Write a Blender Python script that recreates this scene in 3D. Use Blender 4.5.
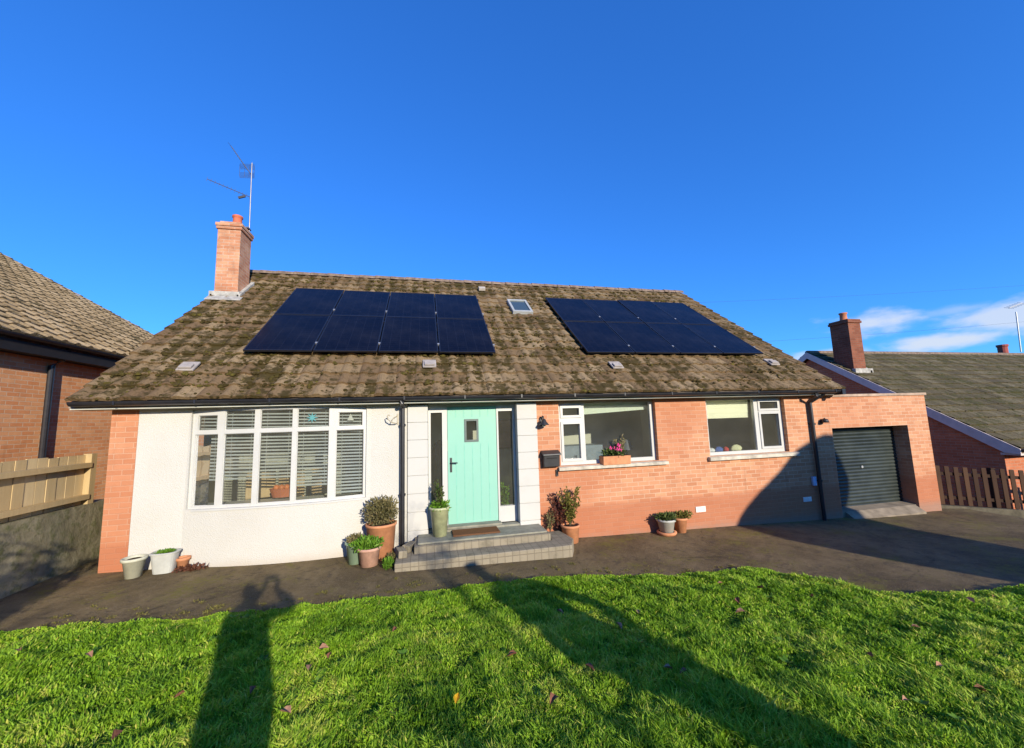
import bpy, bmesh, math, random
import numpy as np
from mathutils import Vector, Matrix, Quaternion, noise as mnoise
R=math.radians
random.seed(7); rng=np.random.default_rng(7)
for o in list(bpy.data.objects): bpy.data.objects.remove(o)
SC=bpy.context.scene
COL=SC.collection

# ------------------------------------------------------------ camera
CAM=Vector((-0.798,-6.676,2.022))
yaw,pitch,roll=R(12.833),R(6.772),R(-1.795); FPX=389.46
fw=Vector((math.sin(yaw)*math.cos(pitch),math.cos(yaw)*math.cos(pitch),math.sin(pitch)))
r0=Vector((math.cos(yaw),-math.sin(yaw),0)); u0=r0.cross(fw)
rr=math.cos(roll)*r0+math.sin(roll)*u0; uu=-math.sin(roll)*r0+math.cos(roll)*u0
cd=bpy.data.cameras.new('camera'); cam=bpy.data.objects.new('camera',cd); COL.objects.link(cam)
m=Matrix((rr,uu,-fw)).transposed().to_4x4(); m.translation=CAM; cam.matrix_world=m
cd.sensor_width=36; cd.lens=36*FPX/1024; cd.clip_start=0.02; cd.clip_end=3000
SC.camera=cam
# ------------------------------------------------------------ world, sun, exposure
SUND=Vector((-.2945,.9085,-.2966)).normalized()     # direction the sunlight travels
EL=math.asin(-SUND.z); AZ=math.atan2(-SUND.x,-SUND.y)
W=bpy.data.worlds.new('World'); SC.world=W; W.use_nodes=True
nt=W.node_tree; N=nt.nodes; L=nt.links; N.clear()
out=N.new('ShaderNodeOutputWorld'); bg=N.new('ShaderNodeBackground'); sky=N.new('ShaderNodeTexSky')
sky.sky_type='NISHITA'; sky.sun_disc=False; sky.sun_elevation=EL; sky.sun_rotation=AZ
sky.air_density=1.0; sky.dust_density=0.2; sky.ozone_density=2.5; sky.altitude=100
hs=N.new('ShaderNodeHueSaturation'); hs.inputs['Saturation'].default_value=1.25; hs.inputs['Hue'].default_value=0.507
gmn=N.new('ShaderNodeGamma'); gmn.inputs[1].default_value=.72
L.new(sky.outputs[0],gmn.inputs[0]); L.new(gmn.outputs[0],hs.inputs['Color']); hs.inputs['Value'].default_value=2.4
tc=N.new('ShaderNodeTexCoord'); sep=N.new('ShaderNodeSeparateXYZ'); L.new(tc.outputs['Generated'],sep.inputs[0])
mp=N.new('ShaderNodeMapping'); mp.inputs['Scale'].default_value=(3.2,3.2,8); L.new(tc.outputs['Generated'],mp.inputs[0])
cn=N.new('ShaderNodeTexNoise'); cn.inputs['Scale'].default_value=2.4; cn.inputs['Detail'].default_value=7; cn.inputs['Roughness'].default_value=.55
L.new(mp.outputs[0],cn.inputs['Vector'])
def wmath(op,a,b=None,clamp=False):
    n=N.new('ShaderNodeMath'); n.operation=op; n.use_clamp=clamp
    for i,v in enumerate((a,b)):
        if v is None: continue
        if isinstance(v,(int,float)): n.inputs[i].default_value=v
        else: L.new(v,n.inputs[i])
    return n.outputs[0]
def wrange(v,a,b,c,d,sm=True):
    n=N.new('ShaderNodeMapRange'); n.interpolation_type='SMOOTHSTEP' if sm else 'LINEAR'
    L.new(v,n.inputs[0])
    for i,x in enumerate((a,b,c,d)): n.inputs[i+1].default_value=x
    return n.outputs[0]
low=wrange(sep.outputs['Z'],.12,.24,1,0)
side=wrange(sep.outputs['X'],.48,.66,0,1)
cl=wrange(wmath('ADD',cn.outputs[0],wmath('MULTIPLY',wrange(sep.outputs['Z'],.04,.2,1,0),.16)),.50,.66,0,.9)
def puff(az,el,rx,rz):
    v=Vector((math.sin(R(az))*math.cos(R(el)),math.cos(R(az))*math.cos(R(el)),math.sin(R(el)))); t=Vector((math.cos(R(az)),-math.sin(R(az)),0)); w=t.cross(v)
    def dot(q):
        n=N.new('ShaderNodeVectorMath'); n.operation='DOT_PRODUCT'; L.new(tc.outputs['Generated'],n.inputs[0]); n.inputs[1].default_value=q; return n.outputs['Value']
    a=wmath('DIVIDE',dot(t),rx); b=wmath('DIVIDE',dot(w),rz)
    rad=wmath('ADD',wmath('MULTIPLY',a,a),wmath('MULTIPLY',b,b))
    return wmath('MULTIPLY',wrange(wmath('ADD',wmath('SQRT',rad),wmath('MULTIPLY',wmath('SUBTRACT',cn.outputs[0],.5),3.0)),.35,1.25,1,0),wrange(dot(v),0,.1,0,1))
PUFFS=[(56.5,9.0,.070,.030,.85),(53.0,6.2,.085,.016,.75),(60.5,6.4,.10,.020,.9),(66.5,8.0,.12,.030,.8),(72,6.5,.14,.03,.9),(50.5,5.0,.07,.012,.7),(62.5,9.3,.05,.012,.35)]
cf=None
for a_,e_,x_,z_,k_ in PUFFS:
    q=wmath('MULTIPLY',puff(a_,e_,x_,z_),k_); cf=q if cf is None else wmath('MAXIMUM',cf,q)
mx=N.new('ShaderNodeMix'); mx.data_type='RGBA'; L.new(cf,mx.inputs[0])
tn=N.new('ShaderNodeMix'); tn.data_type='RGBA'; tn.blend_type='MULTIPLY'; tn.inputs[0].default_value=1; tn.inputs[7].default_value=(.31,.94,1.85,1); L.new(hs.outputs[0],tn.inputs[6]); L.new(tn.outputs[2],mx.inputs[6]); mx.inputs[7].default_value=(8.0,8.8,10.2,1)
L.new(mx.outputs[2],bg.inputs[0]); bg.inputs[1].default_value=0.070
L.new(bg.outputs[0],out.inputs[0])
sd=bpy.data.lights.new('sun','SUN'); sd.energy=5.0; sd.angle=R(.6); sd.color=(1,.90,.73)
so=bpy.data.objects.new('sun',sd); COL.objects.link(so); so.rotation_euler=SUND.to_track_quat('-Z','Y').to_euler()
so.location=(8,-20,12)
SC.view_settings.view_transform='Standard'; SC.view_settings.look='None'; SC.view_settings.gamma=1; SC.view_settings.use_curve_mapping=False
SC.view_settings.exposure=0.36
SC.render.resolution_x=1024; SC.render.resolution_y=748

# ------------------------------------------------------------ helpers
def gz(x,y=0):
    """height of the ground; the lawn climbs towards the viewer, the plot falls away beyond the garage"""
    z=-.026*max(-9,min(11,x))
    if y<-1.9: z+=.072*(min(-y,8)-1.9)
    if x>11.3: z-= .9*min(1,(x-11.3)/3.5)
    return z
class MB:
    def __init__(s): s.v=[]; s.f=[]; s.c=[]; s.tint=None
    def quad(s,a,b,c,d):
        n=len(s.v); s.v+=[tuple(a),tuple(b),tuple(c),tuple(d)]; s.f.append((n,n+1,n+2,n+3)); return s
    def tri(s,a,b,c):
        n=len(s.v); s.v+=[tuple(a),tuple(b),tuple(c)]; s.f.append((n,n+1,n+2)); return s
    def box(s,x0,x1,y0,y1,z0,z1,M=None):
        P=[Vector(p) for p in((x0,y0,z0),(x1,y0,z0),(x1,y1,z0),(x0,y1,z0),(x0,y0,z1),(x1,y0,z1),(x1,y1,z1),(x0,y1,z1))]
        if M: P=[M@p for p in P]
        n=len(s.v); s.v+=[tuple(p) for p in P]
        s.f+=[tuple(n+i for i in q) for q in((0,3,2,1),(4,5,6,7),(0,1,5,4),(1,2,6,5),(2,3,7,6),(3,0,4,7))]; return s
    def tube(s,pts,r,n=10,cap=True):
        pts=[Vector(p) for p in pts]; rs=r if isinstance(r,(list,tuple)) else [r]*len(pts)
        base=len(s.v)
        for i,p in enumerate(pts):
            d=(pts[min(i+1,len(pts)-1)]-pts[max(i-1,0)]).normalized()
            a=d.cross(Vector((0,0,1)) if abs(d.z)<.9 else Vector((1,0,0))).normalized(); b=d.cross(a)
            for k in range(n):
                t=2*math.pi*k/n; s.v.append(tuple(p+(a*math.cos(t)+b*math.sin(t))*rs[i]))
        for i in range(len(pts)-1):
            for k in range(n):
                s.f.append((base+i*n+k,base+i*n+(k+1)%n,base+(i+1)*n+(k+1)%n,base+(i+1)*n+k))
        if cap:
            s.f.append(tuple(base+k for k in range(n))[::-1]); s.f.append(tuple(base+(len(pts)-1)*n+k for k in range(n)))
        return s
    def lathe(s,prof,c=(0,0,0),n=28,sx=1,sy=1,sq=0):
        base=len(s.v); c=Vector(c)
        for r_,z in prof:
            for k in range(n):
                t=2*math.pi*k/n; cx,cy=math.cos(t),math.sin(t)
                if sq: q=(abs(cx)**sq+abs(cy)**sq)**(-1/sq); cx*=q; cy*=q
                s.v.append((c.x+cx*r_*sx,c.y+cy*r_*sy,c.z+z))
        for i in range(len(prof)-1):
            for k in range(n): s.f.append((base+i*n+k,base+i*n+(k+1)%n,base+(i+1)*n+(k+1)%n,base+(i+1)*n+k))
        return s
    def prism(s,poly,axis,a,b):
        """poly: 2-D points; axis 'x': (y,z) extruded in x ; 'y': (x,z) ; 'z': (x,y)"""
        def P(p,t): return {'x':(t,p[0],p[1]),'y':(p[0],t,p[1]),'z':(p[0],p[1],t)}[axis]
        n=len(s.v); k=len(poly); s.v+=[P(p,a) for p in poly]+[P(p,b) for p in poly]
        s.f.append(tuple(range(n,n+k))); s.f.append(tuple(range(n+k,n+2*k))[::-1])
        for i in range(k): s.f.append((n+i,n+k+i,n+k+(i+1)%k,n+(i+1)%k))
        return s
    def build(s,name,mat,parent=None,smooth=False,bevel=0,fixn=True,loc=None):
        me=bpy.data.meshes.new(name); me.from_pydata(s.v,[],s.f); me.update()
        if fixn:
            b=bmesh.new(); b.from_mesh(me); bmesh.ops.recalc_face_normals(b,faces=b.faces); b.to_mesh(me); b.free()
        if s.tint is not None and len(s.tint)==len(me.polygons):
            at=me.attributes.new('tint','FLOAT','FACE'); at.data.foreach_set('value',np.array(s.tint,dtype=np.float32))
        me.materials.append(mat)
        if smooth: me.polygons.foreach_set('use_smooth',[True]*len(me.polygons))
        o=bpy.data.objects.new(name,me); COL.objects.link(o)
        if parent: o.parent=parent; o.matrix_parent_inverse=Matrix.Translation(parent.location).inverted() if parent.parent is None and parent.type=='EMPTY' else Matrix.Identity(4)
        if bevel:
            md=o.modifiers.new('bevel','BEVEL'); md.width=bevel; md.segments=2; md.limit_method='ANGLE'; md.angle_limit=R(40)
        return o
def tag(o,label=None,cat=None,group=None,kind=None):
    if label: o['label']=label
    if cat: o['category']=cat
    if group: o['group']=group
    if kind: o['kind']=kind
    return o
def empty(name,loc=(0,0,0)):
    o=bpy.data.objects.new(name,None); COL.objects.link(o); o.location=loc; o.empty_display_size=.1; return o
def rehome(t,loc,rz=0):
    """parts were built in the thing's own frame (around 0,0,0): move the thing"""
    t.location=loc; t.rotation_euler=(0,0,rz)
    return t
def lpart(mb,name,mat,parent,**k):
    o=mb.build(name,mat,None,**k); o.parent=parent; return o
def copy_tree(o,parent=None):
    c=o.copy(); COL.objects.link(c); c.parent=parent
    for ch in list(o.children): copy_tree(ch,c)
    return c

# ------------------------------------------------------------ materials
class Mat:
    def __init__(s,name,rough=.7,spec=.3,metal=0):
        s.m=bpy.data.materials.new(name); s.m.use_nodes=True; s.nt=s.m.node_tree; s.N=s.nt.nodes; s.L=s.nt.links
        s.b=s.N['Principled BSDF']; s.b.inputs['Roughness'].default_value=rough; s.b.inputs['Specular IOR Level'].default_value=spec; s.b.inputs['Metallic'].default_value=metal
        s.tc=s.N.new('ShaderNodeTexCoord')
    def link(s,a,b): s.L.new(a,b)
    def mapping(s,scale,src=None):
        n=s.N.new('ShaderNodeMapping'); n.inputs['Scale'].default_value=scale if isinstance(scale,(tuple,list)) else (scale,)*3
        s.L.new(src or s.tc.outputs['Object'],n.inputs[0]); return n.outputs[0]
    def noise(s,scale,detail=4,rough=.55,src=None,dist=0):
        n=s.N.new('ShaderNodeTexNoise'); n.inputs['Scale'].default_value=scale; n.inputs['Detail'].default_value=detail; n.inputs['Roughness'].default_value=rough; n.inputs['Distortion'].default_value=dist
        s.L.new(src or s.tc.outputs['Object'],n.inputs['Vector']); return n.outputs['Fac']
    def voro(s,scale,src=None,out='Distance',feature='F1'):
        n=s.N.new('ShaderNodeTexVoronoi'); n.feature=feature; n.inputs['Scale'].default_value=scale; s.L.new(src or s.tc.outputs['Object'],n.inputs['Vector']); return n.outputs[out]
    def ramp(s,fac,stops):
        n=s.N.new('ShaderNodeValToRGB'); e=n.color_ramp.elements
        while len(e)<len(stops): e.new(.5)
        for el,(p,c) in zip(e,stops): el.position=p; el.color=(*c,1) if len(c)==3 else c
        s.L.new(fac,n.inputs[0]); return n.outputs[0]
    def mr(s,v,a,b,c=0,d=1):
        n=s.N.new('ShaderNodeMapRange'); n.interpolation_type='SMOOTHSTEP'; s.L.new(v,n.inputs[0])
        for i,x in enumerate((a,b,c,d)): n.inputs[i+1].default_value=x
        return n.outputs[0]
    def math(s,op,a,b=None):
        n=s.N.new('ShaderNodeMath'); n.operation=op
        for i,v in enumerate((a,b)):
            if v is None: continue
            if isinstance(v,(int,float)): n.inputs[i].default_value=v
            else: s.L.new(v,n.inputs[i])
        return n.outputs[0]
    def mix(s,f,a,b,mode='MIX'):
        n=s.N.new('ShaderNodeMix'); n.data_type='RGBA'; n.blend_type=mode
        for sock,v in((n.inputs[0],f),(n.inputs[6],a),(n.inputs[7],b)):
            if isinstance(v,(int,float)): sock.default_value=v
            elif isinstance(v,tuple): sock.default_value=(*v,1) if len(v)==3 else v
            else: s.L.new(v,sock)
        return n.outputs[2]
    def col(s,c):
        if isinstance(c,tuple): s.b.inputs['Base Color'].default_value=(*c,1)
        else: s.L.new(c,s.b.inputs['Base Color'])
        return s
    def bump(s,h,strength=.5,dist=.01):
        n=s.N.new('ShaderNodeBump'); n.inputs['Strength'].default_value=strength; n.inputs['Distance'].default_value=dist
        s.L.new(h,n.inputs['Height']); s.L.new(n.outputs[0],s.b.inputs['Normal']); return s
    def sepz(s):
        n=s.N.new('ShaderNodeSeparateXYZ'); s.L.new(s.tc.outputs['Object'],n.inputs[0]); return n.outputs
def plain(name,c,rough=.6,spec=.3,metal=0,var=.15,scale=8,bump=0):
    M=Mat(name,rough,spec,metal); n=M.noise(scale,5,.6)
    d=tuple(x*(1-var) for x in c); l=tuple(min(1,x*(1+var)) for x in c)
    M.col(M.ramp(n,[(.3,d),(.7,l)]))
    if bump: M.bump(M.noise(scale*12,4),bump,.004)
    return M.m
def brick_mat(name,c1,c2,mort,base=None,flip=False,bw=.225,bh=.075,stain=.35):
    M=Mat(name,.85,.2)
    g=M.N.new('ShaderNodeNewGeometry'); sn=M.N.new('ShaderNodeSeparateXYZ'); M.link(g.outputs['Normal'],sn.inputs[0])
    o=M.sepz(); isx=M.math('GREATER_THAN',M.math('ABSOLUTE',sn.outputs[0]),.7)
    u=M.math('ADD',M.math('MULTIPLY',o[0],M.math('SUBTRACT',1,isx)),M.math('MULTIPLY',o[1],isx))
    cb=M.N.new('ShaderNodeCombineXYZ'); M.link(u,cb.inputs[0]); M.link(o[2],cb.inputs[1])
    b=M.N.new('ShaderNodeTexBrick'); M.link(cb.outputs[0],b.inputs['Vector']); b.inputs['Scale'].default_value=1
    b.inputs['Brick Width'].default_value=bw; b.inputs['Row Height'].default_value=bh; b.inputs['Mortar Size'].default_value=.007; b.inputs['Mortar Smooth'].default_value=.3
    b.inputs['Bias'].default_value=-.1
    b.inputs['Color1'].default_value=(*c1,1); b.inputs['Color2'].default_value=(*c2,1); b.inputs['Mortar'].default_value=(*mort,1)
    n=M.noise(2.2,6,.65); n2=M.noise(14,4,.6)
    c=M.mix(M.mr(n,.35,.75,0,stain),b.outputs['Color'],tuple(x*.62 for x in c1))
    c=M.mix(M.mr(n2,.55,.8,0,.35),c,tuple(min(1,x*1.25) for x in c2))
    cbs=M.N.new('ShaderNodeCombineXYZ'); M.link(M.math('MULTIPLY',u,5),cbs.inputs[0]); M.link(M.math('MULTIPLY',o[2],.9),cbs.inputs[1])
    c=M.mix(M.mr(M.noise(1,5,.65,src=cbs.outputs[0]),.55,.75,0,.35),c,tuple(x*.5 for x in c1))
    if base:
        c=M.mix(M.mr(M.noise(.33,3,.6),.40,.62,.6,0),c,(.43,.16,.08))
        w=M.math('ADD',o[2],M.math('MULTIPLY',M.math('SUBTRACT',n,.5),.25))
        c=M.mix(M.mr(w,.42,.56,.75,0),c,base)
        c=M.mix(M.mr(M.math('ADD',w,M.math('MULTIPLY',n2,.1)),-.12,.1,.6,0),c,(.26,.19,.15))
    M.col(c); h=M.math('ADD',M.math('MULTIPLY',b.outputs['Fac'],-1),M.math('MULTIPLY',M.noise(60,3),.5)); M.bump(h,.55,.006)
    return M.m
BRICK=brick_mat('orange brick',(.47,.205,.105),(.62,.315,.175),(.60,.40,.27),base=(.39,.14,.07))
BRICKN=brick_mat('old multi brick',(.66,.27,.11),(.78,.40,.19),(.66,.46,.30),stain=.35)
BRICKR=brick_mat('red brick',(.44,.14,.065),(.56,.20,.10),(.42,.26,.18),stain=.4)
BRICKC=brick_mat('chimney brick',(.50,.21,.11),(.66,.36,.21),(.55,.42,.32),stain=.8)
BRICKS=brick_mat('shade-dark red brick',(.20,.065,.035),(.28,.10,.055),(.22,.13,.09),stain=.6)  # shade of the unlit chimney side put into this darker brick
def tile_mat(name,a,b,c,moss1,moss2,amt,axis='x',x0=0.,tw=.3,rib=.05):
    M=Mat(name,.9,.15)
    at=M.N.new('ShaderNodeAttribute'); at.attribute_name='tint'
    base=M.ramp(at.outputs['Fac'],[(0,a),(.5,b),(1,c)])
    n=M.noise(1.1,6,.7); n2=M.noise(9,5,.7); n3=M.noise(38,4,.7)
    base=M.mix(M.mr(n3,.5,.7,0,.6),base,tuple(x*.38 for x in a))
    base=M.mix(M.mr(n3,.18,.42,.4,0),base,(.38,.29,.17))
    s=M.math('ADD',M.math('MULTIPLY',n,.5),M.math('MULTIPLY',n2,.5))
    o=M.sepz(); co=o[0] if axis=='x' else o[1]
    wv=M.math('SINE',M.math('MULTIPLY',M.math('SUBTRACT',co,x0),6.28318/tw))
    s=M.math('SUBTRACT',s,M.math('MULTIPLY',wv,rib)); s=M.math('ADD',s,M.math('MULTIPLY',M.noise(26,3,.7),.12))
    m1=M.mr(s,amt,amt+.1)
    mc=M.mix(M.noise(6,3),moss1,moss2)
    M.col(M.mix(m1,base,mc)); M.bump(M.math('ADD',n3,M.math('MULTIPLY',m1,.8)),.7,.012)
    return M.m
TILE=tile_mat('mossy concrete tile',(.16,.10,.050),(.22,.148,.075),(.31,.22,.12),(.038,.026,.009),(.085,.062,.018),.53,'x',-5.5,13.33/44,.03)
TILEN=tile_mat('neighbour tile',(.22,.155,.08),(.30,.215,.115),(.37,.275,.16),(.08,.06,.028),(.12,.09,.04),.55,'y',-3.5,13.25/44,.04)
TILER=tile_mat('green tile',(.085,.068,.038),(.125,.10,.055),(.17,.14,.08),(.05,.05,.018),(.09,.08,.026),.54,'x',13.5,.33,.02)
MOSS=Mat('moss',1,.05); MOSS.col(MOSS.ramp(MOSS.noise(5,4),[(.3,(.03,.021,.009)),(.52,(.06,.046,.014)),(.72,(.12,.10,.024))])); MOSS.bump(MOSS.noise(70,3),.8,.01); MOSS=MOSS.m
RIDGE=plain('ridge tile',(.20,.145,.11),.9,.1,var=.45,scale=9,bump=.6)
# white roughcast
M=Mat('roughcast',.9,.15); o_=M.sepz(); nn=M.noise(1.6,6,.6)
c_=M.mix(M.mr(nn,.4,.75,0,.35),(.54,.525,.48),(.47,.44,.38))
c_=M.mix(M.mr(M.math('ADD',o_[2],M.math('MULTIPLY',nn,.25)),.10,.36,.65,0),c_,(.42,.34,.26))
st_=M.mapping((9,9,.8)); c_=M.mix(M.mr(M.noise(1,5,.6,src=st_),.56,.8,0,.22),c_,(.50,.43,.36))
M.col(c_); M.bump(M.math('ADD',M.voro(70),M.noise(110,3)),.5,.008); ROUGH=M.m
M=Mat('white masonry paint',.75,.25); nn=M.noise(3,6,.65); M.col(M.mix(M.mr(nn,.45,.8,0,.3),(.52,.51,.475),(.43,.40,.35))); M.bump(M.noise(45,4),.3,.005); PAINT=M.m
UPVC=plain('white window plastic',(.52,.515,.485),.35,.5,var=.05,scale=3)
CREAM=plain('soffit board',(.50,.50,.44),.6,.3,var=.12,scale=3)
BLACK=plain('black gutter plastic',(.018,.018,.022),.35,.5,var=.3)
IRON=plain('black iron',(.022,.022,.025),.5,.5,var=.3)
M=Mat('mint door',.45,.4); st_=M.mapping((1,1,1)); M.col(M.mix(M.noise(2.5,4),(.22,.47,.37),(.25,.51,.40))); M.bump(M.noise(30,2),.05,.002); MINT=M.m
GLASSM=bpy.data.materials.new('window glass'); GLASSM.use_nodes=True; n_=GLASSM.node_tree; n_.nodes.clear()
go=n_.nodes.new('ShaderNodeOutputMaterial'); gm=n_.nodes.new('ShaderNodeMixShader'); gt=n_.nodes.new('ShaderNodeBsdfTransparent'); gg=n_.nodes.new('ShaderNodeBsdfGlossy'); gf=n_.nodes.new('ShaderNodeFresnel')
gt.inputs[0].default_value=(.80,.84,.82,1); gg.inputs['Roughness'].default_value=.015; gg.inputs['Color'].default_value=(1,1,1,1); gf.inputs[0].default_value=1.75
gb=n_.nodes.new('ShaderNodeBump'); gnz=n_.nodes.new('ShaderNodeTexNoise'); gnz.inputs['Scale'].default_value=2.5; gb.inputs['Strength'].default_value=.25; gb.inputs['Distance'].default_value=.01
gtc=n_.nodes.new('ShaderNodeTexCoord'); n_.links.new(gtc.outputs['Object'],gnz.inputs['Vector']); n_.links.new(gnz.outputs[0],gb.inputs['Height']); n_.links.new(gb.outputs[0],gg.inputs['Normal'])
n_.links.new(gf.outputs[0],gm.inputs[0]); n_.links.new(gt.outputs[0],gm.inputs[1]); n_.links.new(gg.outputs[0],gm.inputs[2]); # pale diffuse haze mixed into the glass to lighten the dark interiors
gd_=n_.nodes.new('ShaderNodeBsdfDiffuse'); gd_.inputs[0].default_value=(.60,.58,.48,1); gx_=n_.nodes.new('ShaderNodeMixShader')
gr_=n_.nodes.new('ShaderNodeMapRange'); n_.links.new(gnz.outputs[0],gr_.inputs[0]); gr_.inputs[1].default_value=.3; gr_.inputs[2].default_value=.7; gr_.inputs[3].default_value=.045; gr_.inputs[4].default_value=.075
n_.links.new(gr_.outputs[0],gx_.inputs[0]); n_.links.new(gm.outputs[0],gx_.inputs[1]); n_.links.new(gd_.outputs[0],gx_.inputs[2]); n_.links.new(gx_.outputs[0],go.inputs[0])
M=Mat('solar glass',.2,.10); o_=M.sepz()
def grid(coord,period,w): return M.math('LESS_THAN',M.math('FRACT',M.math('DIVIDE',coord,period)),w)
ln=M.math('MAXIMUM',grid(o_[0],.18,.02),grid(o_[1],.09,.03)); M.col(M.mix(M.math('MULTIPLY',ln,.5),M.mix(M.mr(M.noise(1.2,6,.7),.35,.75),(.003,.0035,.009),(.012,.012,.018)),(.03,.034,.055))); SOLAR=M.m
PFRAME=plain('black aluminium',(.012,.012,.016),.35,.5,var=.2)
STEELC=plain('clamp metal',(.55,.55,.55),.4,.5,metal=.6)
TERRA=plain('terracotta',(.56,.245,.12),.85,.2,var=.2,scale=9,bump=.3)
TERRA2=plain('pale terracotta',(.55,.32,.235),.85,.2,var=.25,scale=11,bump=.3)
GREENG=plain('sage green glaze',(.26,.36,.25),.4,.5,var=.18,scale=7)
CREAMG=plain('pale green glaze',(.42,.44,.25),.45,.5,var=.25,scale=9)
STONEP=plain('cream stoneware',(.47,.46,.35),.75,.3,var=.15,scale=9,bump=.2)
WHITEP=plain('white planter',(.43,.43,.39),.7,.3,var=.1,scale=9,bump=.1)
SOIL=plain('potting soil',(.045,.03,.02),1,.05,var=.5,scale=25,bump=.8)
DARK=plain('dark room paint',(.10,.10,.095),.9,.1)
ROOM=plain('room wall paint',(.56,.55,.45),.9,.1,var=.05)
ROOMF=plain('room floor',(.42,.36,.28),.6,.3)
ALU=plain('aerial aluminium',(.17,.17,.19),.45,.5,metal=.7)
LEAD=plain('lead and cement flashing',(.36,.34,.30),.8,.3,var=.35,scale=10,bump=.5)
# path
M=Mat('old tarmac',.93,.18); n1=M.noise(.9,7,.75); n2=M.noise(7,6,.75); n3=M.noise(90,3,.7)
c_=M.mix(M.mr(n1,.35,.65),(.105,.074,.034),(.215,.155,.074)); c_=M.mix(M.mr(n2,.5,.68,0,.8),c_,(.075,.056,.036))
c_=M.mix(M.mr(n2,.22,.42,.55,0),c_,(.27,.21,.14)); c_=M.mix(M.mr(n3,.58,.72,0,.7),c_,(.40,.34,.26)); c_=M.mix(M.mr(n3,.42,.28,0,.6),c_,(.04,.032,.022)); c_=M.mix(M.mr(M.voro(160),.25,.1,0,.45),c_,(.36,.31,.24))
mo=M.mr(M.math('ADD',M.math('MULTIPLY',M.noise(1.3,5,.7),.6),M.math('MULTIPLY',M.noise(22,4,.7),.45)),.555,.64,0,.85)
c_=M.mix(mo,c_,(.17,.145,.035))
cr=M.voro(.42,src=M.N.new('ShaderNodeVectorMath').outputs[0] if 0 else None,feature='DISTANCE_TO_EDGE')
c_=M.mix(M.mr(M.math('ADD',cr,M.math('MULTIPLY',n2,.09)),.040,.052,.45,0),c_,(.022,.019,.014))
M.col(c_); M.bump(M.math('ADD',M.math('MULTIPLY',n2,1.2),M.math('MULTIPLY',n3,.5)),.9,.02); PATH=M.m
M=Mat('lawn soil',1,.05); M.col(M.mix(M.noise(5,5),(.02,.045,.008),(.045,.09,.012))); M.bump(M.noise(20,4),1,.03); LAWN=M.m
M=Mat('rough ground',1,.05); M.col(M.mix(M.noise(.3,6),(.035,.05,.014),(.08,.07,.04))); GROUND=M.m
def grass_mat(name,stops,trans=.35):
    M=Mat(name,.55,.25); at=M.N.new('ShaderNodeAttribute'); at.attribute_name='tint'
    c=M.ramp(at.outputs['Fac'],stops); M.col(c)
    tr=M.N.new('ShaderNodeBsdfTranslucent'); M.link(c,tr.inputs[0]); mxs=M.N.new('ShaderNodeMixShader'); mxs.inputs[0].default_value=trans
    o=M.N['Material Output']; M.link(M.b.outputs[0],mxs.inputs[1]); M.link(tr.outputs[0],mxs.inputs[2]); M.link(mxs.outputs[0],o.inputs[0]); return M.m
GRASS=grass_mat('grass blades',[(0,(.055,.13,.008)),(.3,(.15,.30,.014)),(.7,(.31,.50,.03)),(1,(.55,.56,.10))],.3)
def leafm(name,a,b,c): return grass_mat(name,[(0,a),(.5,b),(1,c)],.25)
LEAFG=leafm('shrub leaves',(.03,.055,.015),(.08,.12,.03),(.16,.18,.05))
LEAFH=leafm('holly leaves',(.05,.06,.012),(.15,.15,.03),(.30,.22,.06))
LEAFO=leafm('heather leaves',(.07,.07,.03),(.17,.15,.06),(.30,.24,.12))
LEAFB=leafm('bright leaves',(.05,.12,.01),(.12,.26,.02),(.22,.34,.05))
LEAFR=leafm('bronze leaves',(.06,.015,.012),(.14,.04,.03),(.22,.08,.04))
LEAFD=leafm('evergreen leaves',(.012,.028,.008),(.03,.06,.016),(.055,.09,.025))
BARK=plain('bark',(.09,.065,.045),.95,.1,var=.4,scale=14,bump=.8)
PINK=plain('pink petals',(.62,.05,.22),.6,.2,var=.3,scale=20)
M=Mat('embankment render',.95,.1); n1=M.noise(1.2,6,.7); n2=M.noise(9,5,.7); c_=M.mix(M.mr(n1,.35,.65),(.17,.15,.09),(.28,.25,.165)); c_=M.mix(M.mr(n2,.45,.7,0,.7),c_,(.085,.10,.03)); M.col(c_); M.bump(n2,.8,.02); BANK=M.m
def wood(name,a,b,c,dirv=(1,1,14)):
    M=Mat(name,.8,.2); s=M.mapping(dirv); at=M.N.new('ShaderNodeAttribute'); at.attribute_name='tint'
    n=M.noise(2.5,6,.65,src=s); M.col(M.mix(M.mr(M.noise(1.2,5),.45,.75,0,.5),M.mix(at.outputs['Fac'],M.mix(n,a,b),M.mix(n,b,c)),a)); M.bump(n,.4,.004); return M.m
FENCEW=wood('new fence wood',(.36,.25,.12),(.54,.41,.21),(.64,.50,.28),(9,9,1))
PICKW=wood('brown stained wood',(.022,.011,.007),(.055,.027,.014),(.10,.05,.026),(9,9,1))
M=Mat('step blocks',.9,.2); g_=M.N.new('ShaderNodeNewGeometry'); 
o_=M.sepz(); cb=M.N.new('ShaderNodeCombineXYZ'); M.link(o_[0],cb.inputs[0]); M.link(M.math('ADD',o_[2],o_[1]),cb.inputs[1])
b_=M.N.new('ShaderNodeTexBrick'); M.link(cb.outputs[0],b_.inputs['Vector']); b_.inputs['Scale'].default_value=1; b_.inputs['Brick Width'].default_value=.11; b_.inputs['Row Height'].default_value=.165; b_.inputs['Mortar Size'].default_value=.005; b_.offset=.0
b_.inputs['Color1'].default_value=(.25,.215,.155,1); b_.inputs['Color2'].default_value=(.29,.25,.18,1); b_.inputs['Mortar'].default_value=(.185,.155,.11,1)
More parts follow.
